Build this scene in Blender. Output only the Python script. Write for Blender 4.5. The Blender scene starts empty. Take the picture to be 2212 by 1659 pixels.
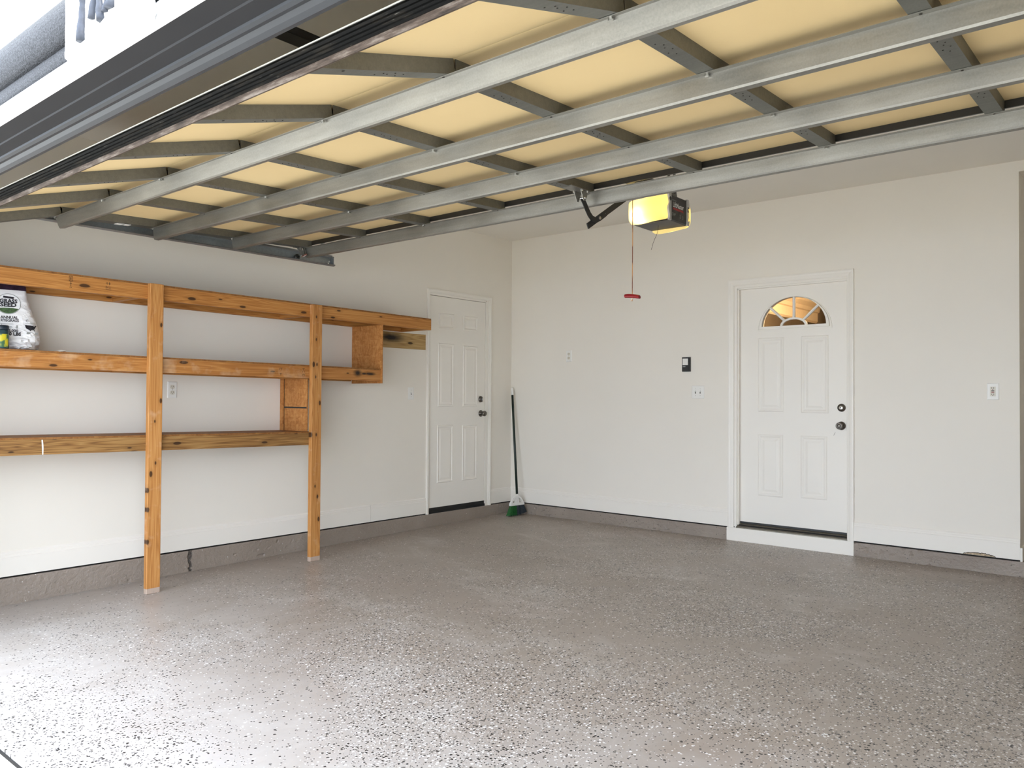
import bpy, bmesh, math, random
from mathutils import Vector, Matrix, noise
random.seed(7)
scene = bpy.context.scene
C = scene.collection

# ------------------------------------------------------------------ camera
FPX, YAW, PITCH, ROLL = 1705.955, -0.698342, 0.0161388, 0.0060826
CAM = Vector((5.40538, -6.42642, 1.21734))
fw = Vector((math.sin(YAW)*math.cos(PITCH), math.cos(YAW)*math.cos(PITCH), math.sin(PITCH)))
rt = Vector((math.cos(YAW), -math.sin(YAW), 0)); up = rt.cross(fw)
r2 = math.cos(ROLL)*rt + math.sin(ROLL)*up; u2 = -math.sin(ROLL)*rt + math.cos(ROLL)*up
cam = bpy.data.objects.new('camera', bpy.data.cameras.new('camera')); C.objects.link(cam)
M = Matrix((r2, u2, -fw)).transposed().to_4x4(); M.translation = CAM
cam.matrix_world = M
cam.data.sensor_width = 36.0; cam.data.lens = FPX*36.0/2212.0; cam.data.clip_start = 0.02; cam.data.clip_end = 200
scene.camera = cam

# ------------------------------------------------------------------ light
world = bpy.data.worlds.new('sky'); scene.world = world; world.use_nodes = True
bgn = world.node_tree.nodes['Background']
bgn.inputs['Color'].default_value = (0.78, 0.87, 1.0, 1); bgn.inputs['Strength'].default_value = 3.5
sun = bpy.data.objects.new('sun', bpy.data.lights.new('sun', 'SUN')); C.objects.link(sun)
sun.data.energy = 2.4; sun.data.angle = math.radians(0.6); sun.data.color = (1.0, 0.92, 0.78)
sun.rotation_euler = Vector((-1, 0.13, -1.45)).to_track_quat('-Z', 'Y').to_euler()
sun.location = (9, -9, 9)
vs = scene.view_settings
vs.view_transform = 'Standard'; vs.look = 'None'; vs.gamma = 1.0; vs.use_curve_mapping = False
vs.exposure = 1.12
scene.cycles.max_bounces = 14; scene.cycles.diffuse_bounces = 10; scene.cycles.glossy_bounces = 4
scene.cycles.caustics_reflective = False; scene.cycles.caustics_refractive = False

# ------------------------------------------------------------------ material helpers
class NT:
    def __init__(s, name):
        s.m = bpy.data.materials.new(name); s.m.use_nodes = True
        s.t = s.m.node_tree; s.b = s.t.nodes['Principled BSDF']
    def n(s, typ, **kw):
        nd = s.t.nodes.new('ShaderNode'+typ)
        for k, v in kw.items(): setattr(nd, k, v)
        return nd
    def l(s, a, b): s.t.links.new(a, b)
    def val(s, sock, v):
        if isinstance(v, bpy.types.NodeSocket): s.l(v, sock)
        else: sock.default_value = v
    def obj(s): return s.n('TexCoord').outputs['Object']
    def geo(s): return s.n('NewGeometry').outputs['Position']
    def mapping(s, vec, scale=(1,1,1), loc=(0,0,0)):
        m = s.n('Mapping'); s.l(vec, m.inputs['Vector']); m.inputs['Scale'].default_value = scale
        s.val(m.inputs['Location'], loc); return m.outputs[0]
    def noise(s, vec, scale, detail=3, rough=0.5, dist=0.0):
        nd = s.n('TexNoise'); s.l(vec, nd.inputs['Vector'])
        nd.inputs['Scale'].default_value = scale; nd.inputs['Detail'].default_value = detail
        nd.inputs['Roughness'].default_value = rough; nd.inputs['Distortion'].default_value = dist
        return nd.outputs[0]
    def voro(s, vec, scale, feature='F1'):
        nd = s.n('TexVoronoi', feature=feature); s.l(vec, nd.inputs['Vector']); nd.inputs['Scale'].default_value = scale
        return nd
    def math(s, op, a, b=0.0, clamp=False):
        nd = s.n('Math', operation=op, use_clamp=clamp); s.val(nd.inputs[0], a); s.val(nd.inputs[1], b); return nd.outputs[0]
    def ramp(s, fac, stops, interp='LINEAR'):
        nd = s.n('ValToRGB'); s.l(fac, nd.inputs[0]); cr = nd.color_ramp; cr.interpolation = interp
        while len(cr.elements) < len(stops): cr.elements.new(0.5)
        for e, (p, c) in zip(cr.elements, stops):
            e.position = p; e.color = c if len(c) == 4 else (*c, 1)
        return nd.outputs[0]
    def mr(s, v, a, b, c=0.0, d=1.0):
        nd = s.n('MapRange'); s.l(v, nd.inputs[0])
        for i, x in enumerate((a, b, c, d)): nd.inputs[1+i].default_value = x
        return nd.outputs[0]
    def mix(s, f, a, b, mode='MIX'):
        nd = s.n('Mix', data_type='RGBA', blend_type=mode); s.val(nd.inputs[0], f)
        for i, x in ((6, a), (7, b)):
            if isinstance(x, bpy.types.NodeSocket): s.l(x, nd.inputs[i])
            else: nd.inputs[i].default_value = (*x[:3], 1)
        return nd.outputs[2]
    def bump(s, h, strength=0.3, dist=0.01):
        nd = s.n('Bump'); s.l(h, nd.inputs['Height']); nd.inputs['Strength'].default_value = strength
        nd.inputs['Distance'].default_value = dist; s.l(nd.outputs[0], s.b.inputs['Normal'])
    def set(s, color=None, rough=0.5, metal=0.0, spec=0.5):
        if color is not None: s.val(s.b.inputs['Base Color'], color if isinstance(color, bpy.types.NodeSocket) else (*color, 1))
        s.val(s.b.inputs['Roughness'], rough); s.b.inputs['Metallic'].default_value = metal
        s.b.inputs['Specular IOR Level'].default_value = spec
        return s.m

def srgb(r, g, b):
    f = lambda c: (c/255/12.92) if c/255 <= 0.04045 else ((c/255+0.055)/1.055)**2.4
    return (f(r), f(g), f(b))

def paint(name, col, rough=0.5, var=0.03, bump=0.05, scale=60, spec=0.4):
    t = NT(name); p = t.geo()
    f = t.noise(p, 1.3, 3); f2 = t.noise(p, scale, 2)
    c = t.mix(t.mr(f, 0.3, 0.7), tuple(x*(1-var) for x in col), tuple(min(1, x*(1+var)) for x in col))
    if bump: t.bump(f2, bump, 0.003)
    return t.set(c, rough, 0, spec)

def plain(name, col, rough=0.5, metal=0.0, spec=0.5, var=0.12, scale=25):
    t = NT(name); f = t.noise(t.obj(), scale, 3)
    c = t.mix(t.mr(f, 0.3, 0.7), tuple(x*(1-var) for x in col), tuple(min(1, x*(1+var)) for x in col))
    return t.set(c, rough, metal, spec)

MAT = {}
MAT['wall'] = paint('wall_paint', (0.80, 0.760, 0.685), 0.55, 0.015, 0.06, 110)
MAT['ceiling'] = paint('ceiling_paint', (0.79, 0.755, 0.69), 0.8, 0.02, 0.05, 90)
MAT['trim'] = paint('trim_paint', (0.83, 0.798, 0.735), 0.38, 0.012, 0.02, 40)
MAT['door'] = paint('door_paint', (0.835, 0.803, 0.74), 0.42, 0.02, 0.03, 70)
MAT['base'] = paint('baseboard_paint', (0.815, 0.780, 0.715), 0.42, 0.012, 0.02, 40)
MAT['darkgap'] = plain('dark_cavity', (0.01, 0.009, 0.008), 0.9)
MAT['black'] = plain('black_metal', (0.008, 0.008, 0.008), 0.45, 0.0)
MAT['satin_black'] = plain('black_plastic', (0.014, 0.013, 0.012), 0.35)
MAT['nickel'] = plain('brushed_nickel', (0.42, 0.40, 0.37), 0.28, 1.0, var=0.05)
MAT['darknickel'] = plain('dark_bronze_nickel', (0.16, 0.145, 0.13), 0.3, 1.0, var=0.1)
MAT['screw'] = plain('zinc_screw', (0.72, 0.72, 0.70), 0.25, 1.0, var=0.05)
MAT['plate'] = plain('white_plastic_plate', (0.80, 0.79, 0.75), 0.35, var=0.01)
MAT['ivory'] = plain('ivory_receptacle', (0.66, 0.62, 0.52), 0.4, var=0.02)
MAT['slot'] = plain('slot_dark', (0.03, 0.025, 0.02), 0.8)
MAT['red'] = plain('red_plastic', (0.21, 0.002, 0.006), 0.4, var=0.05)
MAT['white_ink'] = plain('white_print', (0.75, 0.75, 0.73), 0.6, var=0.02)
MAT['red_ink'] = plain('red_print', (0.55, 0.03, 0.03), 0.6, var=0.02)
MAT['black_ink'] = plain('black_print', (0.012, 0.011, 0.016), 0.6, var=0.05)
MAT['grey_ink'] = plain('grey_print', (0.30, 0.31, 0.30), 0.6, var=0.05)
MAT['green_ink'] = plain('green_print', (0.05, 0.10, 0.035), 0.6, var=0.4, scale=90)
MAT['stamp'] = plain('mill_stamp_ink', (0.07, 0.035, 0.012), 0.8)
MAT['rope'] = None

def wood(name, axis, light, mid, dark, knots=1.0, grain=1.0, extra=None):
    """Procedural board: grain runs along axis (0 x, 1 y, 2 z)."""
    t = NT(name)
    ob = t.obj(); oi = t.n('ObjectInfo')
    off = t.n('CombineXYZ')
    for i in range(3): t.l(t.math('MULTIPLY', oi.outputs['Random'], 37.0+11*i), off.inputs[i])
    vec = t.n('VectorMath', operation='ADD'); t.l(ob, vec.inputs[0]); t.l(off.outputs[0], vec.inputs[1]); vec = vec.outputs[0]
    sc = [34.0]*3; sc[axis] = 1.1
    warp = t.noise(t.mapping(vec, tuple(3.0 if i != axis else 1.6 for i in range(3))), 1.0, 2)
    gr = t.noise(t.mapping(vec, tuple(sc)), 1.0*grain, 5, 0.62, 1.6)
    sc2 = [16.0]*3; sc2[axis] = 0.55
    cath = t.noise(t.mapping(vec, tuple(sc2)), 1.0, 1, 0.4, 2.2)
    rings = t.math('PINGPONG', t.math('MULTIPLY', cath, 7.0), 0.5)
    rings = t.math('MULTIPLY', rings, 2.0)
    f = t.math('ADD', t.math('MULTIPLY', gr, 0.52), t.math('MULTIPLY', rings, 0.42))
    f = t.math('ADD', f, t.math('MULTIPLY', t.math('SUBTRACT', warp, 0.5), 0.35))
    c = t.ramp(f, [(0.22, light), (0.5, mid), (0.78, dark)])
    # knots
    sx = t.n('SeparateXYZ'); t.l(vec, sx.inputs[0]); cx2 = t.n('CombineXYZ')   # knots run through the thickness of the board
    t.l(t.math('MULTIPLY', sx.outputs[axis], 6.5 if axis == 2 else 4.5), cx2.inputs[0]); t.l(t.math('MULTIPLY', sx.outputs[{0: 2, 1: 2, 2: 1}[axis]], 13.0), cx2.inputs[1])
    v = t.voro(cx2.outputs[0], 1.0); v.voronoi_dimensions = '2D'
    rnd = t.n('SeparateColor'); t.l(v.outputs['Color'], rnd.inputs[0])
    keep = t.math('GREATER_THAN', rnd.outputs[0], 1-0.62*knots)
    rs = t.mr(rnd.outputs[1], 0, 1, 0.03, 0.12)
    wob = t.math('SUBTRACT', t.math('ADD', v.outputs['Distance'], t.math('MULTIPLY', t.math('SUBTRACT', gr, 0.5), 0.06)), rs)
    core = t.math('MULTIPLY', t.mr(wob, 0.0, 0.04, 1, 0), keep)
    halo = t.math('MULTIPLY', t.mr(wob, 0.02, 0.2, 0.5, 0), keep)
    c = t.mix(t.math('MULTIPLY', halo, 0.8), c, tuple(x*0.6 for x in mid))
    c = t.mix(t.math('MULTIPLY', core, 0.9), c, (0.035, 0.014, 0.006))
    if extra: c = extra(t, c)
    t.bump(gr, 0.12, 0.002)
    return t.set(c, 0.58, 0, 0.3)

PL, PM, PD = (0.53, 0.252, 0.072), (0.43, 0.180, 0.044), (0.30, 0.115, 0.026)
def bleach(t, c):   # pale scuffed zone on a board
    p = t.geo(); n1 = t.noise(p, 5.0, 4, 0.6)
    return t.mix(t.math('MULTIPLY', t.mr(n1, 0.50, 0.70), 0.6), c, (0.66, 0.47, 0.30))
def spray(centres):
    def f(t, c):
        p = t.geo(); w = t.noise(p, 30, 2); m = None
        for cx, sx, sz in centres:
            s = t.n('VectorMath', operation='SUBTRACT'); t.l(p, s.inputs[0]); s.inputs[1].default_value = cx
            q = t.n('VectorMath', operation='MULTIPLY'); t.l(s.outputs[0], q.inputs[0]); q.inputs[1].default_value = (0.0, 1/sx, 1/sz)
            ln = t.n('VectorMath', operation='LENGTH'); t.l(q.outputs[0], ln.inputs[0])
            k = t.mr(t.math('ADD', ln.outputs['Value'], t.math('MULTIPLY', w, 0.3)), 0.55, 1.7, 1, 0)
            m = k if m is None else t.math('MAXIMUM', m, k)
        return t.mix(t.math('MULTIPLY', m, 0.97), c, (0.012, 0.010, 0.009))
    return f
def footpaint(t, c):
    p = t.geo(); s = t.n('SeparateXYZ'); t.l(p, s.inputs[0])
    k = t.math('LESS_THAN', t.math('ADD', s.outputs[2], t.math('MULTIPLY', s.outputs[1], -0.0122)), 0.035)
    n1 = t.noise(p, 14.0, 3); c = t.mix(t.math('MULTIPLY', t.mr(n1, 0.58, 0.75), 0.4), c, (0.68, 0.45, 0.28))
    return t.mix(t.math('MULTIPLY', k, 0.9), c, srgb(176, 160, 148))
MAT['pine_y'] = wood('pine_along_wall', 1, PL, PM, PD, 0.55)
MAT['pine_y_worn'] = wood('worn_pine_along_wall', 1, (0.48, 0.226, 0.066), (0.39, 0.160, 0.040), (0.28, 0.105, 0.024), 0.35, extra=bleach)
MAT['pine_spray'] = wood('pine_with_black_spray', 1, (0.49, 0.23, 0.070), (0.40, 0.168, 0.043), (0.29, 0.110, 0.026), 0.3,
                         extra=spray([((0.381, -2.367, 1.400), 0.036, 0.024), ((0.381, -2.235, 1.396), 0.045, 0.012), ((0.381, -2.30, 1.397), 0.03, 0.008)]))
MAT['pine_z'] = wood('pine_upright', 2, (0.55, 0.275, 0.088), (0.46, 0.202, 0.055), (0.345, 0.138, 0.034), 0.95, extra=footpaint)
MAT['pine_x'] = wood('pine_joist', 0, PL, PM, PD, 0.3)
MAT['treated_y'] = wood('treated_lumber', 1, (0.36, 0.205, 0.072), (0.26, 0.130, 0.040), (0.115, 0.050, 0.014), 0.35)
MAT['treated_block'] = wood('treated_block', 1, (0.50, 0.345, 0.155), (0.42, 0.270, 0.105), (0.27, 0.155, 0.055), 0.8,
                            extra=spray([((0.0, -1.70, 1.745), 0.14, 0.035)]))
def osb(name, tone=1.0):
    t = NT(name); p = t.obj()
    v1 = t.voro(t.mapping(p, (60, 22, 22)), 1.0); w = t.noise(p, 16, 3, 0.6, 2.0)
    v2 = t.voro(t.mapping(p, (20, 60, 60)), 1.0)
    s1 = t.n('SeparateColor'); t.l(v1.outputs['Color'], s1.inputs[0]); s2 = t.n('SeparateColor'); t.l(v2.outputs['Color'], s2.inputs[0])
    w2 = t.noise(p, 34, 4, 0.65, 5.0)
    f = t.math('ADD', t.math('MULTIPLY', s1.outputs[0], 0.16), t.math('MULTIPLY', s2.outputs[1], 0.14))
    f = t.math('ADD', f, t.math('ADD', t.math('MULTIPLY', w, 0.35), t.math('MULTIPLY', w2, 0.45)))
    k = tone
    c = t.ramp(f, [(0.25, (0.24*k, 0.085*k, 0.02*k)), (0.5, (0.42*k, 0.17*k, 0.045*k)), (0.72, (0.56*k, 0.27*k, 0.085*k)), (0.95, (0.66*k, 0.37*k, 0.14*k))])
    t.bump(f, 0.25, 0.002)
    return t.set(c, 0.62, 0, 0.3)
MAT['osb'] = osb('osb_panel')
MAT['osb_dark'] = osb('osb_shelf_edge', 0.55)

def galv(name, base, rough, metal=0.75):
    t = NT(name); p = t.geo()
    n1 = t.noise(p, 3.0, 3); n2 = t.noise(p, 190, 2); n3 = t.noise(t.mapping(p, (6, 60, 60)), 1.0, 3)
    f = t.math('ADD', t.math('MULTIPLY', n1, 0.5), t.math('ADD', t.math('MULTIPLY', n2, 0.22), t.math('MULTIPLY', n3, 0.28)))
    c = t.mix(t.mr(f, 0.36, 0.64), tuple(x*0.78 for x in base), tuple(min(1, x*1.15) for x in base))
    sm = t.noise(p, 22, 5, 0.7); c = t.mix(t.math('MULTIPLY', t.mr(sm, 0.66, 0.74), 0.35), c, tuple(min(1, x*1.6) for x in base))
    t.l(t.mr(n1, 0.3, 0.7, rough-0.06, rough+0.08), t.b.inputs['Roughness'])
    t.val(t.b.inputs['Base Color'], c); t.b.inputs['Metallic'].default_value = metal
    return t.m
MAT['galv'] = galv('galvanised_strut', (0.285, 0.275, 0.245), 0.42)
MAT['galv_stile'] = galv('galvanised_stile', (0.18, 0.178, 0.158), 0.5, 0.7)
MAT['track'] = galv('track_steel', (0.36, 0.39, 0.40), 0.4)
def skin():
    t = NT('tan_door_skin'); p = t.geo()
    n1 = t.noise(p, 1.6, 4); n2 = t.noise(t.mapping(p, (30, 90, 40)), 1.0, 5, 0.7, 1.0); n3 = t.noise(p, 300, 1)
    c = t.mix(t.mr(n1, 0.3, 0.7), (0.74, 0.555, 0.285), (0.80, 0.61, 0.325))
    c = t.mix(t.math('MULTIPLY', t.mr(n2, 0.66, 0.76), 0.35), c, (0.46, 0.34, 0.2))
    t.bump(n3, 0.1, 0.002)
    return t.set(c, 0.6, 0, 0.35)
MAT['skin'] = skin()
MAT['outer_skin'] = plain('outer_door_skin', (0.78, 0.77, 0.72), 0.5, var=0.03)

def floor_mat():
    t = NT('epoxy_flake_floor'); p = t.geo()
    base = t.mix(t.mr(t.noise(p, 1.1, 4, 0.6), 0.3, 0.7), (0.292, 0.245, 0.205), (0.345, 0.298, 0.256))
    dust = t.noise(t.mapping(p, (1.0, 1.7, 1.0)), 1.5, 6, 0.62, 0.8)
    base = t.mix(t.math('MULTIPLY', t.mr(dust, 0.54, 0.74), 0.5), base, (0.56, 0.53, 0.50))
    rust = t.noise(p, 0.9, 3, 0.5); base = t.mix(t.math('MULTIPLY', t.mr(rust, 0.56, 0.75), 0.25), base, (0.40, 0.315, 0.27))
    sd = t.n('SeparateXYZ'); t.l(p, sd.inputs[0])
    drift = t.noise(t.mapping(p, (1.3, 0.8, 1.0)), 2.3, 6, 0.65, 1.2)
    daylight_dust = t.mr(t.math('SUBTRACT', t.math('MULTIPLY', drift, 2.6), sd.outputs[1]), 4.6, 6.6, 0.0, 0.62)  # daylight falloff painted into the floor colour, paler towards the opening, with streaky dust
    base = t.mix(daylight_dust, base, (0.55, 0.53, 0.515))
    # flake density: sparse along the left wall, dense swathes in the middle
    s = t.n('SeparateXYZ'); t.l(p, s.inputs[0])
    dens = t.noise(t.mapping(p, (0.9, 1.3, 1)), 1.25, 3, 0.55, 0.5)
    dens = t.mr(dens, 0.38, 0.64, 0.10, 0.60)
    dens = t.math('MULTIPLY', dens, t.mr(s.outputs[0], 0.2, 2.6, 0.28, 1.0))
    dens = t.math('MULTIPLY', dens, t.mr(s.outputs[1], -0.7, -2.2, 0.75, 1.0))
    col = base
    for k, (scale, ofs, dk, lt) in enumerate(((88.0, 0.0, (0.018, 0.017, 0.017), (0.74, 0.73, 0.72)), (125.0, 3.7, (0.05, 0.045, 0.043), (0.60, 0.585, 0.57)))):
        w = t.n('TexNoise'); t.l(p, w.inputs['Vector']); w.inputs['Scale'].default_value = 240.0; w.inputs['Detail'].default_value = 1
        wv = t.n('VectorMath', operation='MULTIPLY_ADD'); t.l(w.outputs['Color'], wv.inputs[0]); wv.inputs[1].default_value = (0.004,)*3; t.l(p, wv.inputs[2])
        v = t.voro(t.mapping(wv.outputs[0], (1, 1, 0.001), (ofs, ofs*2, 0)), scale)
        sc = t.n('SeparateColor'); t.l(v.outputs['Color'], sc.inputs[0])
        size = t.mr(sc.outputs[2], 0, 1, 0.24, 0.50)
        inside = t.math('LESS_THAN', v.outputs['Distance'], size)
        pick = t.math('LESS_THAN', sc.outputs[0], dens)
        on = t.math('MULTIPLY', inside, pick)
        shade = t.ramp(sc.outputs[1], [(0.0, dk), (0.50, dk), (0.51, (0.13, 0.12, 0.115)), (0.58, lt), (1.0, lt)], 'CONSTANT')
        col = t.mix(on, col, shade)
    t.bump(t.noise(p, 60, 3), 0.06, 0.004)
    rg = t.mr(t.noise(p, 2.2, 4, 0.6), 0.3, 0.7, 0.30, 0.46)
    return t.set(col, rg, 0, 0.5)
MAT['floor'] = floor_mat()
def curb_mat():
    t = NT('painted_concrete_curb'); p = t.geo(); s = t.n('SeparateXYZ'); t.l(p, s.inputs[0])
    n1 = t.noise(p, 2.5, 4); n2 = t.noise(p, 38, 4, 0.65); v = t.voro(p, 55)
    c = t.mix(t.mr(n1, 0.3, 0.7), (0.250, 0.205, 0.168), (0.310, 0.262, 0.220))
    sc = t.n('SeparateColor'); t.l(v.outputs['Color'], sc.inputs[0])
    pit = t.math('MULTIPLY', t.math('LESS_THAN', v.outputs['Distance'], 0.22), t.math('LESS_THAN', sc.outputs[0], t.mr(n1, 0.42, 0.68, 0.05, 0.5)))
    c = t.mix(t.math('MULTIPLY', pit, 0.75), c, (0.06, 0.052, 0.048))
    chip = t.math('MULTIPLY', t.math('LESS_THAN', v.outputs['Distance'], 0.16), t.math('GREATER_THAN', sc.outputs[1], 0.965))
    c = t.mix(chip, c, (0.7, 0.69, 0.67))
    # the crack in the left curb near the first post
    wob = t.math('MULTIPLY', t.math('SUBTRACT', t.noise(p, 18, 4, 0.7), 0.5), 0.10)
    d = t.math('ABSOLUTE', t.math('ADD', t.math('ADD', s.outputs[1], 3.562), wob))
    left = t.math('LESS_THAN', s.outputs[0], 0.05)
    crack = t.math('MULTIPLY', t.mr(d, 0.003, 0.012, 1, 0), left)
    c = t.mix(t.math('MULTIPLY', crack, 0.85), c, (0.045, 0.04, 0.037))
    h = t.math('SUBTRACT', t.math('MULTIPLY', n2, 0.8), t.math('MULTIPLY', t.math('MAXIMUM', pit, crack), 1.2))
    t.bump(h, 0.9, 0.012)
    return t.set(c, 0.42, 0, 0.5)
MAT['curb'] = curb_mat()
def concrete():
    t = NT('driveway_concrete'); p = t.geo()
    c = t.mix(t.mr(t.noise(p, 9, 5, 0.65), 0.3, 0.7), (0.50, 0.48, 0.43), (0.62, 0.60, 0.55))
    t.bump(t.noise(p, 120, 3), 0.3, 0.004)
    return t.set(c, 0.85, 0, 0.2)
MAT['concrete'] = concrete()
MAT['header'] = plain('dark_grey_header_wrap', (0.028, 0.028, 0.030), 0.6, spec=0.15, var=0.04, scale=4)
MAT['vinyl'] = plain('grey_vinyl_weatherstrip', (0.040, 0.042, 0.046), 0.38, spec=0.22, var=0.04, scale=6)
MAT['fascia'] = paint('white_fascia', (0.80, 0.80, 0.82), 0.45, 0.05, 0.2, 40)
MAT['siding'] = paint('cream_exterior', (0.74, 0.69, 0.58), 0.7, 0.03, 0.05, 40)
def roughgrey():
    t = NT('rough_grey_moulding'); p = t.geo()
    n1 = t.noise(t.mapping(p, (1.0, 1.6, 1.6)), 150, 3, 0.7); n2 = t.noise(p, 420, 2)
    c = t.mix(t.mr(n1, 0.42, 0.6), (0.010, 0.010, 0.011), (0.062, 0.062, 0.070))
    t.bump(t.math('ADD', n1, n2), 1.0, 0.010)
    return t.set(c, 0.5, 0.0, 0.3)
MAT['roughgrey'] = roughgrey()
def plaster():
    t = NT('rough_white_plaster'); p = t.geo(); n1 = t.noise(p, 26, 4, 0.65); n2 = t.noise(p, 90, 3)
    c = t.mix(t.mr(n1, 0.55, 0.75), (0.80, 0.79, 0.75), (0.72, 0.64, 0.52)); t.bump(n2, 0.5, 0.006)
    return t.set(c, 0.75, 0, 0.3)
MAT['plaster'] = plaster()
MAT['drip'] = plain('grey_drip', (0.035, 0.040, 0.055), 0.6, var=0.3, scale=60)
def rubber():
    t = NT('dirty_black_rubber'); p = t.geo()
    n1 = t.noise(t.mapping(p, (7, 60, 60)), 1.0, 5, 0.7); n2 = t.noise(t.mapping(p, (25, 160, 160)), 1.0, 3)
    c = t.mix(t.math('MULTIPLY', t.mr(n1, 0.5, 0.72), 0.5), (0.004, 0.004, 0.004), (0.055, 0.045, 0.033))
    c = t.mix(t.math('MULTIPLY', t.mr(n2, 0.68, 0.75), 0.5), c, (0.2, 0.19, 0.17))
    t.bump(n1, 0.4, 0.004); return t.set(c, 0.7, 0, 0.15)
MAT['rubber'] = rubber()
def retainer():
    t = NT('dirty_retainer'); p = t.geo()
    n1 = t.noise(t.mapping(p, (9, 60, 60)), 1.0, 5, 0.7)
    c = t.ramp(n1, [(0.3, (0.018, 0.012, 0.008)), (0.5, (0.085, 0.06, 0.046)), (0.72, (0.26, 0.22, 0.19))])
    return t.set(c, 0.6, 0.1, 0.3)
MAT['retainer'] = retainer()

# ------------------------------------------------------------------ geometry helpers
WLOC = {}
def link(name, me, mat, parent=None, origin=(0, 0, 0), smooth=False):
    """me has world coordinates; the object's origin is put at `origin`."""
    o = bpy.data.objects.new(name, me); C.objects.link(o)
    origin = Vector(origin)
    me.transform(Matrix.Translation(-origin))
    WLOC[o.name] = origin
    if parent is not None:
        o.parent = parent; o.location = origin - WLOC[parent.name]
    else: o.location = origin
    if mat is not None: me.materials.append(MAT[mat] if isinstance(mat, str) else mat)
    if smooth:
        for p in me.polygons: p.use_smooth = True
    return o
def empty(name, loc, label=None, cat=None, group=None, parent=None):
    o = bpy.data.objects.new(name, None); C.objects.link(o); WLOC[o.name] = Vector(loc); o.empty_display_size = 0.1
    if parent is not None: o.parent = parent; o.location = Vector(loc) - WLOC[parent.name]
    else: o.location = loc
    tag(o, label, cat, group); return o
def tag(o, label=None, cat=None, group=None, kind=None):
    for k, v in (('label', label), ('category', cat), ('group', group), ('kind', kind)):
        if v: o[k] = v
    return o
def struct(o, label=None, cat=None):
    return tag(o, label, cat, None, 'structure')
def bm_mesh(bm, name='m'):
    bmesh.ops.recalc_face_normals(bm, faces=bm.faces[:])
    me = bpy.data.meshes.new(name); bm.to_mesh(me); bm.free(); return me
def add_box(bm, x0, x1, y0, y1, z0, z1, zf=None, bev=0.0):
    vs = []
    for x in (x0, x1):
        for y in (y0, y1):
            for z in (z0, z1):
                vs.append(bm.verts.new((x, y, z + (zf(x, y) if zf else 0))))
    fs = [(0,1,3,2),(4,6,7,5),(0,4,5,1),(2,3,7,6),(0,2,6,4),(1,5,7,3)]
    faces = [bm.faces.new([vs[i] for i in f]) for f in fs]
    if bev:
        ed = list({e for f in faces for e in f.edges})
        bmesh.ops.bevel(bm, geom=ed, offset=bev, segments=1, affect='EDGES', profile=0.5)
def box(name, x0, x1, y0, y1, z0, z1, mat, parent=None, bev=0.0, zf=None, origin=None):
    bm = bmesh.new(); add_box(bm, x0, x1, y0, y1, z0, z1, zf, bev)
    me = bm_mesh(bm)
    if origin is None: origin = ((x0+x1)/2, (y0+y1)/2, (z0+z1)/2)
    return link(name, me, mat, parent, origin)
def add_prism(bm, prof, a0, a1, frame):
    """prof: closed 2D polygon; frame(a, p, q) -> world point; extruded from a0 to a1."""
    r0 = [bm.verts.new(frame(a0, *p)) for p in prof]; r1 = [bm.verts.new(frame(a1, *p)) for p in prof]
    n = len(prof)
    for i in range(n): bm.faces.new((r0[i], r0[(i+1) % n], r1[(i+1) % n], r1[i]))
    bm.faces.new(r0); bm.faces.new(r1)
def prism(name, prof, a0, a1, frame, mat, parent=None, origin=None, smooth=False):
    bm = bmesh.new(); add_prism(bm, prof, a0, a1, frame); me = bm_mesh(bm)
    if origin is None:
        origin = sum((v.co for v in me.vertices), Vector())/len(me.vertices)
    return link(name, me, mat, parent, origin, smooth)
def strip_profile(pts, th):
    """thin sheet polyline -> closed polygon of thickness th"""
    out = []; n = len(pts)
    nr = []
    for i in range(n):
        d = Vector((0, 0))
        if i > 0: d += (Vector(pts[i])-Vector(pts[i-1])).normalized()
        if i < n-1: d += (Vector(pts[i+1])-Vector(pts[i])).normalized()
        d.normalize(); nr.append(Vector((-d.y, d.x)))
    a = [tuple(Vector(p)+k*th/2) for p, k in zip(pts, nr)]; b = [tuple(Vector(p)-k*th/2) for p, k in zip(pts, nr)]
    return a + b[::-1]
def tube_mesh(pts, rad, seg=10, cap=True):
    bm = bmesh.new(); rings = []; pts = [Vector(p) for p in pts]
    rads = rad if isinstance(rad, (list, tuple)) else [rad]*len(pts)
    prev = None
    for i, p in enumerate(pts):
        d = (pts[min(i+1, len(pts)-1)] - pts[max(i-1, 0)]).normalized()
        a = Vector((0, 0, 1)) if abs(d.z) < 0.9 else Vector((1, 0, 0))
        if prev is not None: a = prev
        s = d.cross(a).normalized(); t2 = s.cross(d).normalized(); prev = t2
        rings.append([bm.verts.new(p + rads[i]*(math.cos(2*math.pi*k/seg)*s + math.sin(2*math.pi*k/seg)*t2)) for k in range(seg)])
    for a, b in zip(rings, rings[1:]):
        for k in range(seg): bm.faces.new((a[k], a[(k+1) % seg], b[(k+1) % seg], b[k]))
    if cap: bm.faces.new(rings[0]); bm.faces.new(rings[-1])
    return bm_mesh(bm)
def tube(name, pts, rad, mat, parent=None, seg=10, origin=None):
    return link(name, tube_mesh(pts, rad, seg), mat, parent, origin or pts[0], True)
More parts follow.
